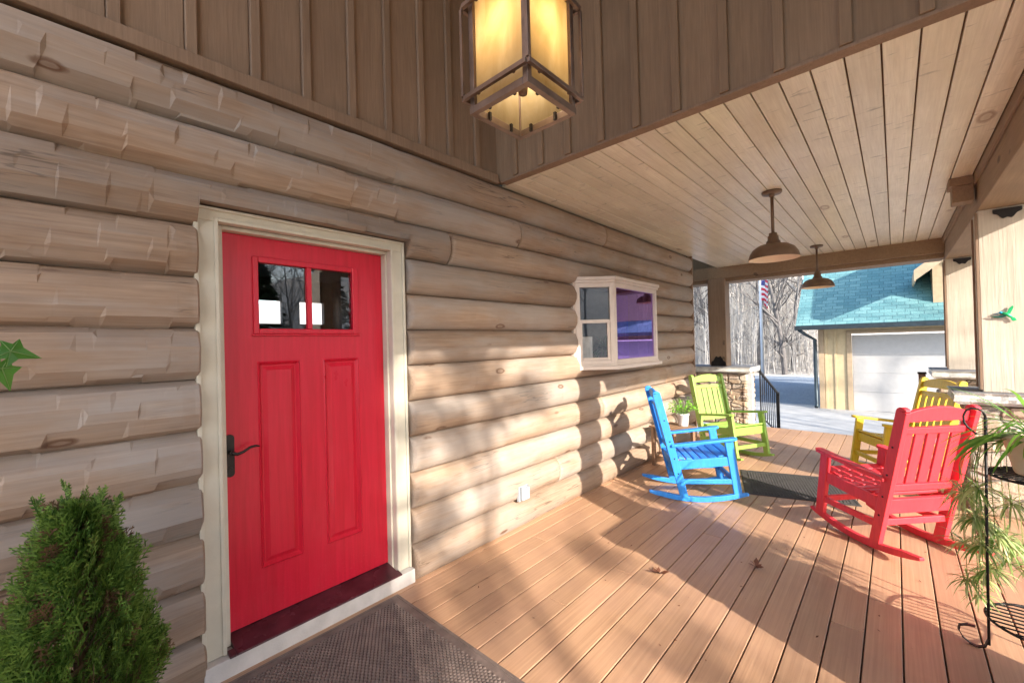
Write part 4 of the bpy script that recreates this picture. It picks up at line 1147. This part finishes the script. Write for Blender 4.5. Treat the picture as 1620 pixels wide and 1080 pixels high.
# cross gable on the roof
b = MB(); yl, zl, sl = -2.82, 2.86, .84; yc = -5.2
zc = zl + sl*(yl-yc)
for s_ in (1,):
    b.prism([(13.25,yl,zl), (13.25,yc,zc), (13.25,yc,zc+.14), (13.25,yl+.02,zl+.12)], (4.0,0,0))
    b.prism([(13.25,2*yc-yl,zl), (13.25,yc,zc), (13.25,yc,zc+.14), (13.25,2*yc-yl-.02,zl+.12)], (4.0,0,0))
o = gp(b, 'dormer_roof', M['shingle']); roof_uv(o, (1,0,0), (0,.77,.64))
b = MB(); b.prism([(13.235,yl+.03,zl-.12), (13.235,yc,zc-.10), (13.235,yc,zc+.145), (13.235,yl+.03,zl+.125)], (-.04,0,0)); b.box(13.25, 14.8, yl+.0005, yl+.03, zl-.12, zl+.10)
gp(b, 'dormer_fascia', M['garage_trim'], t)
b = MB(); b.prism([(14.3,yl-.32,2.0), (14.3,yl-.32,zl+.25), (14.3,yc,zc-.02), (14.3,2*yc-yl+.32,zl+.25), (14.3,2*yc-yl+.32,2.0)], (2.0,0,0)); gp(b, 'dormer_wall', M['garage_trim'])

# ------------------------------------------------------------------ flagpole and flag
t = thing('flagpole', 'white flagpole standing before the bare woods', 'flagpole', (17, 1.06, -.48))
b = MB(); b.tube([(0,0,0),(0,0,2.0),(0,0,5.6)], [.055,.045,.04], 12); b.lathe([(.04,5.6),(.06,5.66),(.04,5.72),(.001,5.73)], (0,0,0), 12); b.build('pole', M['white_pole'], t)
fr_ = plain('flag_red', (.62,.03,.06), .8); fw_ = plain('flag_white', (.8,.78,.78), .8); fb_ = plain('flag_blue', (.03,.04,.22), .8)
t = thing('flag', 'striped red and white flag hanging limp from the white pole', 'flag', (17, 1.06, 0))
def flag_pt(u, v):       # u along the fly, v down the hoist; cloth hangs in folds
    droop = .35*u
    return Vector((-.03*math.sin(u*9+v), -.06 - .17*u + .045*math.sin(u*13+v*2.), 4.05 - 1.18*v - droop + .04*math.sin(u*7)))
mR, mW, mB, mS = MB(), MB(), MB(), MB()
for i in range(13):
    mb = mR if i % 2 == 0 else mW
    us = [k/14 for k in range(15)]
    us = [u for u in us if not (i < 7 and u < .40)]
    mb.strip([flag_pt(u, i/13) for u in us], [flag_pt(u, (i+1)/13) for u in us])
us = [k/14 for k in range(7)]
for i in range(7): mB.strip([flag_pt(u, i/13) for u in us], [flag_pt(u, (i+1)/13) for u in us])
for r in range(9):
    for c in range(6 if r % 2 == 0 else 5):
        u = .035 + (c + (0 if r % 2 == 0 else .5))*.066; v = .03 + r*.06; p = flag_pt(u, v) + Vector((-.008,0,0))
        pts = [p + Vector((0, (.013 if k % 2 == 0 else .005)*math.sin(k*PI/5), (.013 if k % 2 == 0 else .005)*math.cos(k*PI/5))) for k in range(10)]
        mS.poly(pts)
for mb, m_, nm in ((mR, fr_, 'red_stripes'), (mW, fw_, 'white_stripes'), (mB, fb_, 'canton'), (mS, fw_, 'stars')): mb.build(nm, m_, t, fix=False)

# ------------------------------------------------------------------ trees
def grow(mb, p, d_, L, r_, lev, rr, maxlev, twigmb=None):
    n = 5 if lev == 0 else 3 if lev > 1 else 4
    pts = [p]; dd = d_.copy(); q = p.copy(); rs = [r_]
    for i in range(n):
        dd = (dd + Vector((rr.uniform(-1,1), rr.uniform(-1,1), rr.uniform(-.3,.9)))*(.10 if lev == 0 else .20)).normalized()
        q = q + dd*(L/n); pts.append(q.copy()); rs.append(max(.006, r_*(1-.62*(i+1)/n)))
    mb.tube(pts, rs, 7 if lev == 0 else 5 if lev == 1 else 3, cap=False)
    if lev >= maxlev: return
    kids = (rr.randint(7, 10) if lev == 0 else rr.randint(4, 6) if lev == 1 else rr.randint(3, 4))
    for k in range(kids):
        u = (.32 if lev == 0 else .2) + (.68 if lev == 0 else .8)*(k+rr.uniform(.2,.8))/kids
        i = min(int(u*n), n-1); f = u*n-i; a = pts[i].lerp(pts[i+1], f); ax = (pts[i+1]-pts[i]).normalized()
        side = ax.orthogonal().normalized(); side.rotate(Matrix.Rotation(rr.uniform(0, 2*PI), 3, ax))
        ang = rr.uniform(.45, .95); nd = (ax*math.cos(ang) + side*math.sin(ang) + Vector((0,0,.18))).normalized()
        grow(mb, a, nd, L*rr.uniform(.36,.55)*(1.15-.5*u if lev == 0 else 1), max(.006, (r_*(1-.62*u))*rr.uniform(.4,.62)), lev+1, rr, maxlev)
def make_tree(seed, H, r_, mat, lean, name, label, group, low=.26):
    rr = random.Random(seed); t = thing(name, label, 'tree', (0,0,-100), 0, group)
    tr = MB(); cr = MB()
    # trunk as its own part, limbs as the crown
    pts = [Vector((0,0,-.3))]; rs = [r_*1.25]; dd = Vector((lean,0,1)).normalized(); q = Vector((0,0,0)); n = 9
    pts.append(q.copy()); rs.append(r_)
    for i in range(n):
        dd = (dd + Vector((rr.uniform(-1,1), rr.uniform(-1,1), .5))*.055).normalized(); q = q + dd*(H/n); pts.append(q.copy()); rs.append(max(.015, r_*(1-.9*(i+1)/n)))
    tr.tube(pts, rs, 8, cap=False); tr.build('trunk', mat, t)
    for k in range(17):
        u = low+(.98-low)*(k+rr.uniform(0,.9))/17; x = 1+u*n; i = min(int(x), n); f = x-i; a = pts[i].lerp(pts[min(i+1, n+1)], f); ra = max(.012, r_*(1-.9*u))
        th = rr.uniform(0, 2*PI); el = rr.uniform(.35, 1.0)
        grow(cr, a, Vector((math.cos(th)*math.cos(el), math.sin(th)*math.cos(el), math.sin(el))), H*rr.uniform(.16,.34)*(1.15-.65*u), ra*rr.uniform(.45,.7), 1, rr, 3)
    cr.build('crown', mat, t, fix=False)
    return t
TG = 'bare trees in the woods behind the drive'
protos = [make_tree(31, 12.5, .12, M['bark'], .03, 'bare_tree', 'slim bare grey tree in the woods behind the drive', TG),
          make_tree(32, 14, .17, M['bark_dark'], -.04, 'bare_tree', 'slim bare grey tree in the woods behind the drive', TG),
          make_tree(33, 11, .085, M['bark_pale'], .06, 'bare_tree', 'slim bare grey tree in the woods behind the drive', TG),
          make_tree(34, 13, .13, M['bark'], -.08, 'bare_tree', 'slim bare grey tree in the woods behind the drive', TG),
          make_tree(35, 9.5, .15, M['bark_dark'], .05, 'bare_tree', 'slim bare grey tree in the woods behind the drive', TG, .07)]
used = [False]*len(protos)
def put_tree(i, x, y, s_, rz, label=None, group=None, sink=.1):
    o = protos[i] if not used[i] else copy_tree(protos[i]); used[i] = True
    o.location = (x, y, hgt(x, y)-sink); o.rotation_euler = (0, 0, rz); o.scale = (s_, s_, s_)
    if label: o['label'] = label
    if group: o['group'] = group
    return o
rr = random.Random(99)
put_tree(4, 26.4, 1.95, 1.0, .6, 'dark low forking tree with the thickest trunk right of the flagpole')
put_tree(4, 27.6, 1.75, .9, 2.9, 'dark tree standing close beside the thickest forked trunk')
put_tree(1, 26.9, 3.35, .9, 1.3, 'dark straight tree just right of the flagpole')
put_tree(2, 27.5, 1.05, 1.0, .3, 'pale slender tree nearest the garage corner')
put_tree(4, 28.2, 2.85, .8, 4, 'dark spreading tree between the flagpole and the thickest trunk')
put_tree(4, 27.8, 6.0, .9, 5, 'dark tree left of the porch post at the house corner')
n_ = 0; taken = []
def in_view(x, y):
    # the gap between the house corner and the garage
    b_ = math.degrees(math.atan2(y+2.434, x)); return 5.0 < b_ < 24.5
while n_ < 85:
    x = rr.uniform(29, 62); b_ = rad(rr.uniform(5.5, 24)); y = x*math.tan(b_) - 2.434
    if any((x-p)**2+(y-q)**2 < 1.2 for p, q in taken): continue
    taken.append((x, y)); put_tree(rr.choice((0,1,2,3,4)), x, y, rr.uniform(.7, 1.15), rr.uniform(0, 6.28)); n_ += 1
# trees on the sunny side: they throw the branch shadows on wall, drive and garage door
SG = 'bare trees on the slope in front of the house'
for x, y, i, s_ in ((-17,-26,0,1.0), (-9.5,-24,1,.9), (3.6,-25,2,1.0), (9.4,-21,2,1.0), (7.2,-27,0,1.0), (-14,-28,3,1), (12.5,-26,3,.9), (2.6,-20.2,1,.95), (4.9,-21.8,0,1.0), (7.0,-20.4,3,.95), (3.9,-18.6,2,1.0), (6.2,-19.5,0,.5), (8.0,-21,3,.5), (9.6,-23.5,1,.55), (11.5,-20.5,0,.45), (5.4,-24,3,.6), (13.5,-22.5,2,.5), (7.4,-23.2,2,.6), (10.6,-27.5,0,.7), (4.3,-21.4,1,.5)):
    put_tree(i, x, y, s_, rr.uniform(0, 6), 'bare tree on the slope across the lawn from the porch', SG)
# clumps of dry oak leaves held on the nearest one, and an evergreen, seen in the glass
def evergreen(x, y, H, R_, label):
    t = thing('evergreen_tree', label, 'tree', (x, y, hgt(x, y)), 0, 'evergreens across the lawn')
    rr = random.Random(int(x*10)); b = MB(); b.tube([(0,0,-.2),(0,0,H*.95)], [.16,.02], 8); b.build('trunk', M['bark_dark'], t)
    b = MB()
    for k in range(1700):
        u = rr.random()**.8; z_ = H*(.08+.9*u); r_ = R_*(1-u)**.8*math.sqrt(rr.uniform(.15,1)); th = rr.uniform(0, 2*PI)
        c_ = Vector((r_*math.cos(th), r_*math.sin(th), z_)); o_ = Vector((math.cos(th), math.sin(th), rr.uniform(-.5,.1))); s_ = Vector((-math.sin(th), math.cos(th), rr.uniform(-.5,.5))); L = rr.uniform(.2,.5)
        b.poly([c_, c_+o_*L*.6+s_*L*.35, c_+o_*L, c_+o_*L*.6-s_*L*.35])
    b.build('crown', M['evergreen'], t, fix=False)
evergreen(5.3, -15.8, 5.6, 1.7, 'dense evergreen reflected in the left pane of the red door')
evergreen(9.3, -18.5, 6.2, 1.9, 'taller dark evergreen across the lawn')

t = thing('oak_tree', 'bare oak with clumps of dry leaves in front of the house', 'tree', (-3.75, -14.4, hgt(-3.75,-14.4)))
rr = random.Random(12); tr = MB(); cr = MB(); lf_ = MB()
tr.tube([(0,0,-.2), (.05,.1,2.5), (-.2,.2,5), (.25,.1,7.5), (.0,.0,10)], [.09,.07,.05,.032,.012], 8)
for k in range(30):
    z_ = rr.uniform(4.6, 9.8); th = rr.uniform(0, 2*PI); L = rr.uniform(1.2, 2.8)*(1.1-.045*z_); d_ = Vector((math.cos(th), math.sin(th), rr.uniform(.1,.7))).normalized()
    a = Vector((.08, .1, z_)); m_ = a + d_*L*.5 + Vector((0,0,rr.uniform(-.1,.25))); e = a + d_*L + Vector((rr.uniform(-.2,.2), rr.uniform(-.2,.2), .2))
    cr.tube([a, m_, e], [.022,.014,.006], 4, cap=False)
    for q in range(rr.choice((0,1,1,1,2,0))):
        c0 = m_.lerp(e, rr.uniform(-.3, 1.1)) + Vector((rr.uniform(-.25,.25), rr.uniform(-.25,.25), rr.uniform(-.2,.2))); cr.tube([m_, c0], [.012,.005], 3, cap=False); R0_ = rr.uniform(.12, .30)
        for i in range(int(260*R0_)):
            c_ = c0 + Vector((rr.gauss(0,1), rr.gauss(0,1), rr.gauss(0,1)))*R0_*.55; u_ = Vector((rr.uniform(-1,1), rr.uniform(-1,1), rr.uniform(-1,1))).normalized(); v_ = u_.orthogonal().normalized(); w_ = rr.uniform(.05,.10)
            lf_.poly([c_-u_*w_, c_+v_*w_*.5, c_+u_*w_, c_-v_*w_*.5])
tr.build('trunk', M['bark'], t); cr.build('limbs', M['bark'], t, fix=False); lf_.build('dry_leaves', M['dryleaf'], t, fix=False)

# crumbs of leaf and grit on the deck
b = MB(); rr = random.Random(17)
for k in range(110):
    x = rr.uniform(1.6, 5.5); y = rr.uniform(-2.9, -.25); th = rr.uniform(0, 6.28); s_ = rr.uniform(.003, .010)
    u_ = Vector((math.cos(th), math.sin(th), rr.uniform(0,.5))); v_ = Vector((-math.sin(th), math.cos(th), .2)); c_ = Vector((x, y, .0015))
    b.poly([c_, c_+u_*s_+v_*s_*.5, c_+u_*s_*2, c_+u_*s_-v_*s_*.5])
tag(b.build('leaf_crumbs', M['dryleaf'], None, fix=False), 'tiny crumbs of dry leaf scattered on the deck boards', 'debris', kind='stuff')

# undergrowth that reads as one grey mass
b = MB(); rr = random.Random(4)
for k in range(3800):
    x = rr.uniform(25.8, 62); bb_ = rad(rr.uniform(4.5, 25)); y = x*math.tan(bb_) - 2.434; z_ = hgt(x, y)-.1
    h = rr.uniform(.8, 4.6)*(1 if rr.random() < .7 else 1.5); r_ = rr.uniform(.008, .028); lx, ly = rr.uniform(-.35,.35), rr.uniform(-.35,.35)
    p0 = Vector((x, y, z_)); p1 = Vector((x+lx*.4, y+ly*.4, z_+h*.55)); p2 = Vector((x+lx, y+ly, z_+h))
    b.tube([p0, p1, p2], [r_, r_*.7, .004], 3, cap=False)
    for q in range(5):
        a = p0.lerp(p2, rr.uniform(.35,.9)); b.tube([a, a+Vector((rr.uniform(-.5,.5), rr.uniform(-.5,.5), rr.uniform(.2,.8)))], [r_*.5, .003], 3, cap=False)
tag(b.build('brush', M['bark_pale'], None, fix=False), 'tangle of bare grey saplings and brush on the wooded slope', 'brush', kind='stuff')

# ------------------------------------------------------------------ light, sky, camera
w = bpy.data.worlds.new('World'); S.world = w; w.use_nodes = True
nt = w.node_tree; bg = nt.nodes['Background']
sky = nt.nodes.new('ShaderNodeTexSky'); sky.sky_type = 'NISHITA'; sky.sun_disc = False
to_sun = -SUN_DIR
sky.sun_elevation = math.asin(to_sun.z); sky.sun_rotation = math.atan2(to_sun.x, to_sun.y)
sky.dust_density = 1.5; sky.ozone_density = 1.0
nt.links.new(sky.outputs[0], bg.inputs[0]); bg.inputs[1].default_value = .15
sl = bpy.data.lights.new('sun', 'SUN'); sl.energy = 3.3; sl.angle = rad(.5); sl.color = (1, .92, .81)
so = bpy.data.objects.new('sun', sl); COL.objects.link(so); so.rotation_euler = SUN_DIR.to_track_quat('-Z', 'Y').to_euler(); so.location = (-6,-14,12)
pl = bpy.data.lights.new('lantern_light', 'POINT'); pl.energy = 2.7; pl.color = (1, .86, .66); pl.shadow_soft_size = .03
po = bpy.data.objects.new('lantern_light', pl); COL.objects.link(po); po.location = (LC.x, LC.y, LB+.30)


cam = bpy.data.cameras.new('camera'); co = bpy.data.objects.new('camera', cam); COL.objects.link(co); S.camera = co
cam.sensor_width = 36; cam.lens = 661.14/1620*36; cam.clip_end = 600; cam.clip_start = .02
yaw, pitch, roll = .741404463, .00674883, -.02619889
f = Vector((math.cos(yaw)*math.cos(pitch), math.sin(yaw)*math.cos(pitch), math.sin(pitch)))
r = Vector((math.sin(yaw), -math.cos(yaw), 0)); u = r.cross(f)
r2 = r*math.cos(roll) + u*math.sin(roll); u2 = u*math.cos(roll) - r*math.sin(roll)
m = Matrix((r2, u2, -f)).transposed().to_4x4(); m.translation = CAM; co.matrix_world = m

S.view_settings.view_transform = 'Standard'; S.view_settings.look = 'None'; S.view_settings.gamma = 1; S.view_settings.exposure = 1.78
S.render.engine = 'CYCLES'
S.cycles.use_denoising = True
S.cycles.max_bounces = 10; S.cycles.diffuse_bounces = 6; S.cycles.transparent_max_bounces = 12
S.cycles.sample_clamp_indirect = 8
